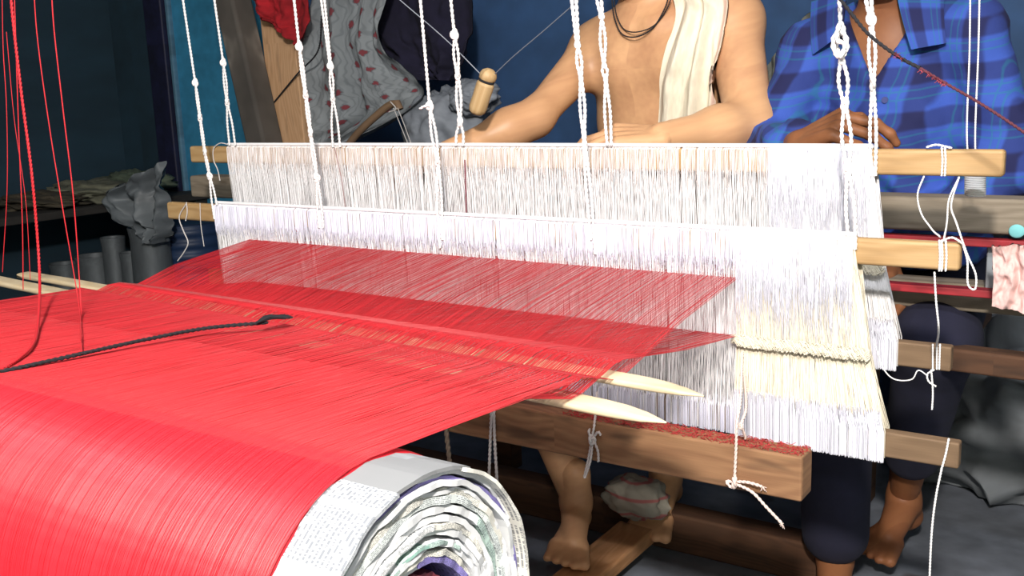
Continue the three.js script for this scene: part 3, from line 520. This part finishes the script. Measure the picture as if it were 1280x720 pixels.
{
  const zz = -1.24, t = thing('dark_rope', 'dark rope slanting down across the blue shirt, black above and reddish below', 'rope', at(1150, 80, 'z', zz));
  part('black_length', cord([[1040, -14], [1062, 14], [1085, 42], [1125, 72], [1150, 85]].map(([x, y]) => at(x, y, 'z', zz)), .0024), M.black, t, 'black upper length');
  part('reddish_length', cord([[1150, 85], [1180, 103], [1215, 123], [1250, 145], [1290, 172], [1340, 205]].map(([x, y]) => at(x, y, 'z', zz)), .0019), std({ color: lin(.09, .018, .03) }), t, 'dark reddish lower length');
  const f = new Yarns(), r = rng(9); for (let i = 0; i < 90; i++) { const u = r() < .4 ? r() * .15 : .5 + r() * .5, p = at(1118 + u * 65, 68 + u * 38, 'z', zz); f.add([p, p.clone().add(V((r() - .5) * .008, (r() - .5) * .008, r() * .006))], .0005); } part('fuzz', f.geo(), std({ color: lin(.35, .06, .09) }), t, null, 'stuff');
  const z2 = -1.5, c = at(605, 112, 'z', z2), top = at(613, 86, 'z', z2), bot = at(595, 142, 'z', z2), L = top.distanceTo(bot), h = thing('wooden_toggle', 'small turned wooden pull handle hanging on a thin string left of the weaver', 'handle', bot);
  const R = .0165, g = new THREE.LatheGeometry([[0, 0], [R * .6, 0], [R * .88, .004], [R, .012], [R * .98, L * .35], [R, L * .64], [R * .93, L * .69], [R * .7, L * .715], [R * .7, L * .745], [R * .93, L * .77], [R * .97, L * .86], [R * .8, L * .94], [R * .4, L * .99], [0, L]].map(([a, b]) => new THREE.Vector2(a, b)), 36);
  { const uv = g.attributes.uv; for (let i = 0; i < uv.count; i++) uv.setXY(i, uv.getY(i) * .1, uv.getX(i) * .1); }
  g.applyQuaternion(new THREE.Quaternion().setFromUnitVectors(V(0, 1, 0), top.clone().sub(bot).normalize())).translate(bot.x, bot.y, bot.z);
  part('handle_body', g, std({ map: woodTex(0xd0b489, 0xa6814f, 41, .3), roughness: .55 }), h);
  const neck = bot.clone().lerp(top, .73); const rg = new THREE.TorusGeometry(R * .78, .0022, 8, 28).rotateX(Math.PI / 2).applyQuaternion(new THREE.Quaternion().setFromUnitVectors(V(0, 1, 0), top.clone().sub(bot).normalize())).translate(neck.x, neck.y, neck.z);
  part('neck_string', rg, M.black, h, 'dark string tied in the neck groove');
  const gr = std({ color: lin(.3, .33, .38), roughness: .9 });
  single('pull_string', cord([[440, -52], [500, 0], [560, 52], [602, 94]].map(([x, y]) => at(x, y, 'z', z2)), .0011), gr, 'thin grey string from the top left to the wooden pull handle', 'string', 'strings of the pull handle');
  single('pull_string', cord([[618, 93], [640, 72], [680, 38], [712, 10], [760, -32]].map(([x, y]) => at(x, y, 'z', z2)), .0012), std({ color: lin(.12, .14, .18), roughness: .9 }), 'thin dark string from the wooden pull handle up to the right', 'string', 'strings of the pull handle');
  const z3 = -1.47, s = thing('thread_spool', 'white wound spool hanging on two thin strings at the right bar', 'spool', at(1219, 243, 'z', z3));
  part('string', [cord([[1213, -40], [1212, 60], [1209, 182], [1215, 222]].map(([x, y]) => at(x, y, 'z', z3)), .0013), cord([[1225, -40], [1223, 60], [1219, 182], [1222, 222]].map(([x, y]) => at(x, y, 'z', z3)), .0013)], M.cordWhite, s);
  const y0 = at(1219, 244, 'z', z3), y1 = at(1219, 218, 'z', z3), coil = []; for (let i = 0; i <= 220; i++) { const u = i / 220, a = u * 60, q = y0.clone().lerp(y1, u); coil.push(q.add(V(Math.cos(a) * .012, 0, Math.sin(a) * .012))); }
  part('winding', new Yarns().add(coil, .0018, 5).geo(), M.cordWhite, s);
}

// ---------------------------------------------------------------- weaver's side of the loom: breast beam, beater, lower frame
{
  single('breast_beam', timber(V(-2.02, .711, -1.63), V(.45, .711, -1.63), .052, .06, .006), M.oldWood, 'long grey weathered beam behind the heddles, running out at the right', 'beam');
  single('turquoise_patch', new THREE.SphereGeometry(.01, 16, 10).scale(1.1, 1, .3).translate(...at(1271, 289, 'z', -1.598).toArray()), std({ color: lin(.18, .5, .52) }), 'small turquoise dab on the grey beam at the right edge', 'paint');
  const b = thing('beater', 'wooden beater bar with its reed behind the back heddles', 'loom part', V(-1, .6, -1.5));
  part('hand_bar', timber(V(-1.6, .785, -1.5), V(-.37, .785, -1.5), .035, .035, .012), M.darkWood, b);
  part('lower_bar', timber(V(-1.6, .6, -1.5), V(-.37, .6, -1.5), .04, .05, .006), M.darkWood, b);
  const g = []; for (let i = 0; i < 380; i++) { const x = -1.58 + i * 1.19 / 380; g.push(new THREE.BoxGeometry(.0009, .15, .006).translate(x, .695, -1.5)); } part('reed_blades', g, std({ color: lin(.22, .15, .1) }), b, null, 'stuff');
  single('lower_cross_beam', timber(V(-2, .575, -1.68), V(.45, .575, -1.68), .044, .05, .005), M.oldWood, 'dim grey beam below the red frame at the right', 'beam');
  single('brown_rail', timber(V(-.285, .488, -1.62), V(.4, .486, -1.58), .036, .04, .005), M.darkWood, 'short brown rail at the far right below the grey beams', 'rail');
  const zr = -1.612, P = (x, y) => at(x, y, 'z', zr), f = thing('metal_rack', 'red painted metal frame behind the right beams', 'frame', P(1180, 360));
  const up = P(1100, 296).y, lo = P(1100, 356).y; part('rail', box(-1.2, .5, up - .006, up + .006, zr - .012, zr + .012), M.redPaint, f); part('rail', box(-1.2, .5, lo - .006, lo + .006, zr - .012, zr + .012), M.redPaint, f);
  const gx = P(1242, 330).x; part('upright', box(gx - .012, gx + .012, lo, up, zr - .03, zr - .012), M.greyMetal, f, 'grey upright');
  const pk = dataTex(128, 128, (u, v) => mixc(hex(0xd9b4ae), hex(0xb04a50), smooth(0, .35, fbm(u * 6, v * 6, 5))));
  single('pink_cloth', drape([P(1253, 296), P(1256, 330), P(1254, 366)].map(p => p.add(V(0, 0, .1))), [P(1310, 292), P(1312, 330), P(1310, 378)].map(p => p.add(V(0, 0, .1))), .006, 9, 3), std({ map: pk, roughness: .95 }), 'pink and white mottled cloth hanging at the right edge', 'cloth');
}
// ---------------------------------------------------------------- under the loom
{
  single('foot_rail', timber(V(-2.1, .04, -1.74), V(-.5, .04, -1.74), .08, .06, .006), M.darkWood, 'brown timber rail running low under the loom', 'beam');
  const a = V(-.845, .085, -1.28), b = V(-.835, .1, -1.6); single('treadle', timber(V(-.84, .052, -1.66), V(-.87, .02, -1.2), .03, .08, .006), M.plank, 'short light brown treadle plank under the bare foot', 'treadle');
  const t = thing('rag_bundle', 'white rag with a pink stripe bundled on the floor behind the beam', 'cloth', V(-.88, 0, -1.75));
  part('cloth_body', bundle(at(795, 622, 'z', -1.66), V(.07, .045, .045), .28, 1.3, 5), std({ map: dataTex(64, 256, (u, v) => mixc(hex(0x8f8a7e), hex(0x9a5a58), smooth(.75, 1, Math.sin(v * 24)))), roughness: .95 }), t);
  single('grey_sack', [bundle(V(-.2, .12, -2.46), V(.34, .3, .26), .35, 2.2, 11, 40), bundle(V(.1, .16, -2.44), V(.4, .3, .3), .35, 2.4, 15, 40)], std({ map: mottled(0x74797e, .2, 8, 40), roughness: .9 }), 'large crumpled grey sack on the floor at the right', 'sack');
  const seat = thing('weaver_bench', 'plain wooden bench under the two seated people', 'bench', V(-.75, 0, -2.02));
  part('seat_board', box(-1.4, -.3, .42, .455, -2.2, -1.88, .006), M.darkWood, seat); for (const x of [-1.33, -.535]) for (const z of [-2.15, -1.93]) part('leg', box(x - .025, x + .025, 0, .42, z - .025, z + .025, .004), M.darkWood, seat);
}

// ---------------------------------------------------------------- background at the left and behind the weaver
{
  const ts = std({ map: mottled(0x2e2c2a, .3, 6, 50), roughness: .9 });
  const sh = thing('shelf_table', 'dark low table against the teal wall at the left', 'table', V(-3.5, 0, -2.4));
  const y = .535; part('tabletop', box(-3.94, -3.42, y - .03, y, -2.83, -1.6, .005), ts, sh); for (const [x, z] of [[-3.47, -2.78], [-3.47, -1.65], [-3.88, -2.78], [-3.88, -1.65]]) part('leg', box(x - .03, x + .03, 0, y - .03, z - .03, z + .03, .004), ts, sh);
  [[110, 226, .17, .05, 0x6f7060, 1, 'folded olive cloth heap on the dark table'], [165, 222, .13, .06, 0x5a6656, 2, 'greenish cloth heap on the dark table beside the door frame'], [50, 236, .16, .035, 0x4a4438, 3, 'flat brown cloth heap at the left of the dark table']].forEach(([px, py, w, h, c, s, lab]) => { const p = at(px, py, 'x', -3.62); single('cloth_heap', bundle(V(p.x, y + h * .75, p.z), V(.2, h, w), .4, 2.2, s), std({ map: mottled(c, .4, 8, s + 60), roughness: .95 }), lab, 'cloth', 'cloths on the dark table'); });
  const pz = -2.3, Q = (x, yy) => at(x, yy, 'z', pz); single('plastic_bag', drape([Q(152, 232), Q(132, 250), Q(150, 275), Q(176, 288), Q(180, 304)], [Q(210, 200), Q(215, 230), Q(212, 262), Q(208, 290), Q(203, 302)], .035, 16, 7), phys({ map: mottled(0x70777c, .25, 7, 70), roughness: .5 }), 'crumpled grey plastic bag hanging beside the door frame', 'bag');
  const gp = std({ map: mottled(0x666c70, .2, 6, 71), roughness: .5, metalness: .3 });
  [[122, 352, .075, .11], [146, 345, .045, .16], [166, 345, .04, .1], [192, 342, .075, .19], [84, 356, .06, .09]].forEach(([px, py, r, h], i) => {
    const p = at(px, py, 'z', -2.35); const base = .0; const y0 = 0, q = V(p.x, 0, -2.35); const hh = at(px, py - 36, 'z', -2.35).y + (h - .12);
    single('metal_pot', new THREE.LatheGeometry([[0, 0], [r * .85, 0], [r * .95, .01], [r, hh * .5], [r * .96, hh * .9], [r * 1.04, hh - .004], [r * 1.02, hh], [r * .92, hh - .004], [r * .88, hh * .5], [0, hh * .1]].map(([a, b]) => new THREE.Vector2(a, Math.max(0, b))), 32).translate(q.x, 0, q.z), gp, ['squat grey pot under the dark table, wide one in the middle', 'tall narrow grey can under the dark table', 'small grey can between the tall can and the big pot', 'largest grey pot under the plastic bag', 'smallest grey pot at the left under the table'][i], 'pot', 'pots under the dark table');
  });
  const dz = -2.55, dp = at(236, 300, 'z', dz); { const pr = [[0, 0]]; for (let i = 0; i <= 40; i++) pr.push([.15 + .006 * Math.sin(i * 1.57), i / 40 * (at(236, 276, 'z', dz).y)]); pr.push([0, at(236, 276, 'z', dz).y]); single('blue_drum', new THREE.LatheGeometry(pr.map(([a, b]) => new THREE.Vector2(a, b)), 40).translate(dp.x, 0, dz), std({ map: mottled(0x23395c, .25, 5, 72), roughness: .5 }), 'dark blue ribbed drum behind the left bar ends', 'drum'); }
  // leaning post, plank, red cloth
  const z = -2.2, P = (x, yy, o = 0) => at(x, yy, 'z', z + o), ext = (a, b, ylo, yhi) => { const d = a.clone().sub(b).divideScalar(a.y - b.y); return [b.clone().addScaledVector(d, ylo - b.y), b.clone().addScaledVector(d, yhi - b.y)]; };
  { const [a, b] = ext(P(291, 0), P(331, 180), .0, 1.9); single('leaning_post', timber(a, b, .085, .085, .012, V(0, 0, 1)), std({ map: dataTex(256, 256, (u, v) => { const n = fbm(u * 14, v * 9, 4); return mixc(hex(0x58534e), hex(0x9a958c), smooth(.15, .5, n) * .6).map(q => q * (1 + n * .3)); }, { rep: [.5, .9] }), roughness: .9 }), 'dark grey leaning post beside the blue door', 'post'); }
  scene.children.find(o => o.name === 'leaning_post').material.map.offset.set(.5, .5);
  single('black_cord', cord([[402, 20, 0], [398, 62, -.01], [372, 92, -.03], [340, 131, -.042]].map(([x, y, o]) => P(x, y, o)), .0028), M.black, 'short black cord slanting across the wooden plank and printed cloth', 'cord');
  { const [a, b] = ext(P(347, 0, -.06), P(365, 180, -.06), .0, 1.45); single('wooden_plank', timber(a, b, .14, .03, .004, V(0, 0, 1).cross(b.clone().sub(a)).normalize().negate()), std({ map: woodTex(0xd8b08a, 0xb88a60, 61, .15), roughness: .7 }), 'upright light wooden plank with a red cloth over its top', 'plank'); }
  const cr = std({ map: mottled(0xa01a24, .35, 9, 80), roughness: .95 });
  single('red_cloth', drape([P(314, -60, -.01), P(316, 0, -.01), P(318, 14, -.01), P(330, 22, 0), P(345, 14, 0)].slice(0, 4), [P(390, -60, -.01), P(388, 0, -.01), P(384, 40, -.01), P(370, 56, 0)], .012, 14, 21), cr, 'red cloth hung over the top of the wooden plank', 'cloth');
  const print = dataTex(512, 512, (u, v) => { const cu = (u * 5) % 1, cv = (v * 6 + Math.floor(u * 5) * .5) % 1, d = Math.hypot((cu - .5) * 1.3, (cv - .5)) + fbm(u * 22, v * 22, 3) * .22, l = Math.abs(Math.sin((u * 10 + fbm(u * 3, v * 5, 2) * 1.4) * 6.28)); return mixc(mixc(hex(0x8a9094), hex(0x646a70), smooth(.8, 1, l) * .4), d < .16 ? hex(0x7c3038) : hex(0x42444c), smooth(.24, .13, d) * .9); });
  single('printed_cloth', drape([P(386, -30, -.1), P(378, 40, -.1), P(372, 110, -.1), P(376, 160, -.1), P(384, 186, -.1)], [P(492, -30, -.1), P(478, 40, -.1), P(502, 85, -.08), P(530, 118, -.08), P(440, 178, -.06)], .02, 20, 23, .004, 70, 60), (print.repeat.set(3.6, 3), std)({ map: print, roughness: .95 }), 'grey cloth with a dark red print hanging behind the plank', 'cloth');
  single('navy_cloth', drape([P(446, -40, -.25), P(460, 40, -.25), P(490, 78, -.25), P(520, 100, -.25)], [P(585, -40, -.25), P(586, 30, -.25), P(584, 72, -.25), P(566, 100, -.25)], .02, 12, 27), std({ map: mottled(0x1c1a30, .3, 6, 81), roughness: .95 }), 'dark navy cloth hanging between the printed cloth and the blue wall', 'cloth');
  single('white_sack', [bundle(P(562, 165, -.15), V(.14, .15, .12), .3, 1.2, 31, 36), bundle(P(592, 122, -.1), V(.08, .05, .07), .35, 1.3, 33, 30)], phys({ map: mottled(0x878d96, .2, 6, 83), roughness: .7 }), 'pale grey crumpled sack below the navy cloth', 'sack');
  const s = thing('bent_stick', 'brown bent stick with string tied at its tip', 'stick', P(440, 176, .1)); const q = [[330, 420], [390, 268], [430, 190], [446, 168], [470, 145], [488, 131], [497, 129], [500, 137]].map(([a, b]) => P(a, b, .1));
  q[0].y = .005; part('stick', tube(q, .0105, 60, 10), M.stick, s); part('string', [cord([P(488, 127, .112), P(495, 136, .112), P(486, 140, .112)], .0018), cord([P(492, 135, .11), P(500, 155, .11), P(510, 180, .11)], .0014), cord([P(497, 135, .11), P(505, 155, .11), P(514, 180, .11)], .0014)], M.cordGrey, s);
  // right: grey rough cloth pile behind the two people, a second one at the edge
  const w = -2.55; single('grey_blanket', drape([at(958, 90, 'z', w), at(950, 150, 'z', w), at(940, 240, 'z', w), at(930, 330, 'z', w)], [at(1035, -10, 'z', w), at(1060, 100, 'z', w), at(1075, 240, 'z', w), at(1080, 330, 'z', w)], .035, 14, 35), std({ map: mottled(0x74766f, .4, 10, 85), roughness: .95 }), 'rough grey blanket hanging behind the two people', 'blanket');
  single('dark_sack', bundle(at(1290, 215, 'z', -2.35), V(.16, .13, .14), .45, 2.2, 37, 32), std({ map: mottled(0x5c5f60, .35, 8, 86), roughness: .9 }), 'dark crumpled sack above the grey beam at the right edge', 'sack');
}

// ---------------------------------------------------------------- people
const skinMap = (h, s) => dataTex(256, 256, (u, v) => { const n = fbm(u * 6, v * 6, s) * .16 + fbm(u * 40, v * 40, s + 3) * .07; return hex(h).map((x, i) => x * (1 + n * (i ? 1.1 : .8))); }, { rep: [2, 2] });
{ // the weaver
  const skin = phys({ map: skinMap(0xcc9c74, 3), roughness: .42, specularIntensity: .6 });
  const P = (x, y, z) => at(x, y, 'z', z);
  const SR = V(-1.035, .995, -1.88), SL = V(-.735, 1.03, -1.87), ER = P(668, 148, -1.68), WR = P(560, 192, -1.53), EL = V(-.655, .835, -1.76), WL = P(826, 172, -1.57);
  const hipR = V(-1.03, .52, -2.0), hipL = V(-.84, .52, -2.0), kR = V(-1.10, .5, -1.60), aR = V(-.93, .135, -1.575), kL = V(-.82, .5, -1.64), aL = V(-.845, .13, -1.8);
  const body = [
    ball(V(-.89, .955, -1.905), V(.165, .15, .105)), ball(V(-.905, .84, -1.915), V(.142, .1, .098)), ball(V(-.91, .74, -1.9), V(.145, .085, .105)), ball(V(-.925, .65, -1.935), V(.15, .16, .105)), ball(V(-.935, .54, -1.97), V(.17, .11, .13)),
    ball(V(-.965, .955, -1.845), V(.075, .055, .045)), ball(V(-.825, .965, -1.835), V(.075, .055, .045)),
    caps(V(-.9, 1.045, -1.9), SL, .05, .055), caps(V(-.91, 1.035, -1.9), SR, .05, .05), caps(V(-.9, 1.02, -1.895), V(-.915, 1.12, -1.865), .058, .052),
    caps(V(-.925, 1.028, -1.82), V(-1.01, 1.035, -1.86), .012, .012), caps(V(-.875, 1.03, -1.815), V(-.77, 1.06, -1.85), .012, .012),
    caps(SR, ER, .047, .032), caps(ER, ER.clone().lerp(WR, .3), .032, .034), caps(ER.clone().lerp(WR, .3), WR, .034, .023), caps(SL, EL, .054, .041), caps(EL, EL.clone().lerp(WL, .35), .041, .04), caps(EL.clone().lerp(WL, .35), WL, .04, .026),
    caps(hipR, kR, .075, .05), caps(kR, kR.clone().lerp(aR, .3), .047, .048), caps(kR.clone().lerp(aR, .3), aR, .048, .029), caps(hipL, kL, .075, .05), caps(kL, kL.clone().lerp(aL, .3), .047, .048), caps(kL.clone().lerp(aL, .3), aL, .048, .029),
  ];
  const hd = headShapes(V(-.925, 1.225, -1.835), V(.12, -.3, 1)), neck = caps(V(-.905, 1.05, -1.88), V(-.92, 1.15, -1.85), .053, .05);
  const dR = WR.clone().sub(ER), dL = WL.clone().sub(EL);
  const gs = [figure(body, .035, .0095), figure([...hd.shapes, neck], .012, .0045), figure([...hand(WR, dR, V(0, 1, .1), -1, [.5, .5, .4]), caps(WR.clone().addScaledVector(dR.clone().normalize(), -.05), WR, .027, .025)], .006, .0032),
    figure([...hand(WL, V(-1, .02, .55), V(.1, 1, .35), 1, [.35, .4, .3]), caps(WL.clone().addScaledVector(dL.clone().normalize(), -.05), WL, .028, .025)], .006, .0032), figure([...foot(aR, V(.4, 0, 1), .9), caps(aR.clone().add(V(0, .05, 0)), aR, .03, .03)], .012, .005), figure([...foot(aL, V(.2, 0, 1)), caps(aL.clone().add(V(0, .05, 0)), aL, .03, .03)], .012, .005)];
  const t = thing('person', 'bare-chested man seated behind the heddles, a cream cloth over one shoulder', 'person', V(-.92, .45, -1.95));
  const bodyMesh = part('body', gs, skin, t);
  const hp = hd.P; part('hair', figure([caps(hp(-.035, 0, .055), hp(-.03, 0, .06), .088, .088), caps(hp(.03, 0, .095), hp(.0, 0, .1), .045, .05), caps(hp(-.075, 0, 0), hp(-.07, 0, -.03), .05, .04)], .03, .006), std({ color: lin(.012, .01, .009), roughness: .6 }), t);
  const lung = [caps(hipR, kR, .1, .075), caps(hipL, kL, .1, .075), ball(V(-.935, .53, -1.98), V(.2, .12, .16)), caps(kR, V(-1.07, .4, -1.61), .075, .075), caps(kL, V(-.83, .4, -1.66), .075, .07), caps(V(-.95, .45, -1.7), V(-.95, .4, -1.68), .06, .06)];
  part('waist_cloth', figure(lung, .05, .011), std({ map: mottled(0x5a4a42, .2, 8, 90), roughness: .95 }), t, 'dark cloth wrapped round waist and knees');
  // shoulder cloth: a folded length from behind the shoulder down the chest
  const path = new THREE.CatmullRomCurve3([V(-.80, .82, -2.035), V(-.795, .97, -2.01), V(-.80, 1.07, -1.93), V(-.81, 1.085, -1.87), P(872, 12, -1.79), P(862, 60, -1.765), P(854, 110, -1.768), P(851, 165, -1.785), P(848, 260, -1.8)]);
  const skinF = union(body, .035);
  const sc = shell((u, v) => { const p = path.getPoint(v), w = .05 + .012 * smooth(.5, .75, v), s = u * 2 - 1; p.x += s * w; p.z += .013 * Math.cos(s * 1.3) - .014 + Math.sin(u * 17 + v * 5 + fbm(v * 3, u * 2, 4) * 3) * .0055 + Math.abs(s) ** 3 * -.012 + fbm(u * 7, v * 9, 2) * .006; 
    for (let q = 0; q < 12; q++) { const e = skinF(p.x, p.y, p.z) - .009; if (e > 0) break; const h = .002; p.add(V(skinF(p.x + h, p.y, p.z) - skinF(p.x - h, p.y, p.z), skinF(p.x, p.y + h, p.z) - skinF(p.x, p.y - h, p.z), skinF(p.x, p.y, p.z + h) - skinF(p.x, p.y, p.z - h)).normalize().multiplyScalar(-e)); }
    p.z += Math.sin(u * 17 + v * 5 + fbm(v * 3, u * 2, 4) * 3) * .004 * (p.z > -1.86 ? 1 : -1);
    return p; }, 64, 110, .005, .14, .8);
  part('shoulder_cloth', sc, std({ map: dataTex(256, 256, (u, v) => { const e = smooth(.9, .94, u) * smooth(.985, .96, u), n = fbm(u * 30, v * 40, 3) * .08; return mixc(hex(0xe6dcc6).map(x => x * (1 + n)), hex(0x9a5a50), e * .4); }, { rep: [7, 1] }), roughness: .95 }), t, 'cream cotton cloth over the shoulder');
  const nl = [[764, -8], [768, 22], [777, 42], [795, 46], [815, 36], [832, 8], [836, -6]]; part('necklace', [cord(nl.map(([x, y]) => P(x, y, -1.782 - Math.abs(x - 798) * .0006)), .0016), cord(nl.map(([x, y]) => P(x + 3, y * .82 + 2, -1.784 - Math.abs(x - 798) * .0006)), .0014)], M.black, t, 'thin black neck cord');
}
{ // the boy
  const skin = phys({ map: skinMap(0x8a5a3c, 6), roughness: .5, specularIntensity: .5 }), P = (x, y, z) => at(x, y, 'z', z);
  const SR = V(-.585, .965, -1.88), SL = V(-.315, .985, -1.88), ER = V(-.63, .79, -1.76), WR = P(1000, 180, -1.57), EL = V(-.235, .76, -1.86), WL = V(-.41, .61, -1.74);
  const hR = V(-.53, .52, -2.02), hL = V(-.36, .52, -2.02), kR = V(-.465, .5, -1.66), aR = V(-.465, .08, -1.7), kL = V(-.31, .5, -1.68), aL = V(-.40, .12, -1.93);
  const arms = [caps(SR, ER, .04, .032), caps(ER, WR, .031, .022), caps(SL, EL, .04, .032), caps(EL, WL, .031, .022)];
  const trunk = [ball(V(-.45, .9, -1.92), V(.145, .14, .095)), ball(V(-.45, .76, -1.93), V(.13, .16, .09)), ball(V(-.445, .57, -1.97), V(.15, .12, .11)), caps(V(-.45, 1.0, -1.92), SL, .045, .042), caps(V(-.45, 1.0, -1.92), SR, .045, .042), caps(V(-.45, .97, -1.905), V(-.455, 1.07, -1.87), .05, .046)];
  const legs = [caps(hR, kR, .068, .046), caps(kR, aR, .045, .027), caps(hL, kL, .068, .046), caps(kL, aL, .045, .027)];
  const hd = headShapes(V(-.45, 1.175, -1.845), V(.05, -.2, 1), .95), dR = WR.clone().sub(ER);
  const t = thing('person', 'boy in a blue checked shirt and dark trousers, one hand on the loom', 'person', V(-.45, .45, -1.95));
  part('body', [figure([...trunk, ...arms, ...legs], .03, .0095), figure([...hd.shapes, caps(V(-.455, 1.0, -1.89), V(-.455, 1.1, -1.865), .048, .045)], .012, .0045),
    figure([...hand(WR, V(1, .42, .38), V(-.45, .85, .45), -1, [.75, .5, .4], .12), caps(WR.clone().addScaledVector(dR.clone().normalize(), -.05), WR, .024, .022)], .006, .003), figure([...hand(WL, V(-.1, -.35, 1), V(0, 1, .1), 1, [.4, .4, .4]), caps(WL.clone().add(V(0, 0, -.04)), WL, .022, .022)], .006, .0035),
    figure([...foot(aR, V(.15, 0, 1), .95), caps(aR.clone().add(V(0, .06, 0)), aR, .028, .028)], .012, .005), figure([...foot(aL, V(-.15, 0, 1), .95), caps(aL.clone().add(V(0, .06, 0)), aL, .028, .028)], .012, .005)], skin, t);
  const hp = hd.P; part('hair', figure([caps(hp(-.035, 0, .055), hp(-.03, 0, .06), .088, .088), caps(hp(.035, 0, .1), hp(.0, 0, .105), .045, .05), caps(hp(-.07, 0, 0), hp(-.06, 0, -.03), .05, .045)], .03, .006), std({ color: lin(.012, .01, .009), roughness: .6 }), t);
  const plaid = dataTex(512, 512, (u, v) => {
    const ln = x => smooth(.03, .008, Math.abs((x % 1) - .5));
    const b = (x, w, o = 0) => smooth(w + .09, w, Math.abs(((x + o) % 1 + 1) % 1 - .5)), hx = b(u * 2, .16), hy = b(v * 2, .16), l1 = ln(u * 2 + .5) + ln(u * 2 + .32), l2 = ln(v * 2 + .5) + ln(v * 2 + .32);
    let c = mixc(hex(0x3553aa), hex(0x171c4a), (hx + hy) * .5); c = mixc(c, hex(0x1a7a80), clamp(l1 + l2) * .4); return c.map(x => x * (1 + .06 * noise(u * 200, v * 200)));
  }, { rep: [7, 7] });
  const base = union([...trunk.slice(0, 2), caps(V(-.45, .8, -1.93), V(-.44, .62, -1.95), .14, .15), ...trunk.slice(3, 5)].map(s => s), .04), arm2 = union([caps(SR, ER, .05, .048), caps(ER, ER.clone().lerp(WR, .8), .047, .04), caps(SL, EL, .052, .048), caps(EL, EL.clone().lerp(WL, .8), .047, .04)], .03);
  const vb = P(1099, 104, -1.82), vt = P(1078, 10, -1.86);
  const shirt = (x, y, z) => {
    let a = base(x, y, z) - .013, b = arm2(x, y, z), k = .03, h = clamp(.5 + .5 * (a - b) / k); let d = a + (b - a) * h - k * h * (1 - h);
    d += fbm(x * 9 + y * 3, y * 11, z * 9) * .012 + .004 * Math.sin((x * .7 + y) * 70 + fbm(x * 8, y * 8, z * 8) * 6) * smooth(.0, .1, .95 - y);
    const half = Math.max(0, (y - vb.y)) * .52, open = z > -1.9 ? half - Math.abs(x - (-.457 + (y - vb.y) * .02)) : (Math.hypot(x + .453, z + 1.905) < .062 && y > 1.0 ? .02 : -.05);
    if (y > vb.y - .02) d = Math.max(d, Math.min(open, .02));
    if (Math.hypot(x + .453, z + 1.9) < .058 && y > .985) d = Math.max(d, .01);
    return Math.max(d, .585 - y);
  };
  const sm = std({ map: plaid, roughness: .9, bumpMap: bumpNoise(60, 60, 4), bumpScale: .0006 });
  part('shirt', meshField(shirt, V(-.74, .57, -2.08), V(-.12, 1.1, -1.55), .0085), sm, t, 'blue checked shirt with open collar');
  // two collar leaves lying on the shirt
  const leaf = (q, th) => { const [a, b, c, d] = q; return shell((u, v) => { const p = a.clone().lerp(b, u).lerp(d.clone().lerp(c, u), v); p.z += .012 * Math.sin(v * 2.6) + .004 * Math.sin(u * 3); return p; }, 14, 10, .004, .1, .07); };
  part('collar', leaf([P(1120, -12, -1.83), P(1180, -8, -1.86), P(1184, 54, -1.815), P(1140, 62, -1.80)]), sm, t, 'right collar leaf');
  part('collar', leaf([P(1014, 2, -1.86), P(1058, -10, -1.83), P(1056, 42, -1.81), P(1017, 68, -1.815)]), sm, t, 'left collar leaf');
  for (const [x, y] of [[1106, 125], [1108, 190]]) { const p = P(x, y, -1.79); part('button', new THREE.CylinderGeometry(.0055, .0055, .002, 16).rotateX(Math.PI / 2).translate(p.x, p.y, p.z), std({ color: lin(.05, .06, .2), roughness: .4 }), t); }
  part('trousers', figure([caps(hR, kR, .082, .062), caps(kR, aR.clone().lerp(kR, .1), .066, .058), caps(hL, kL, .082, .062), caps(kL, aL.clone().lerp(kL, .3), .062, .05), ball(V(-.445, .56, -1.98), V(.165, .11, .13))], .035, .0095), std({ map: mottled(0x1b1c30, .25, 9, 95), roughness: .95 }), t, 'dark navy trousers');
}
renderer.render(scene, camera);
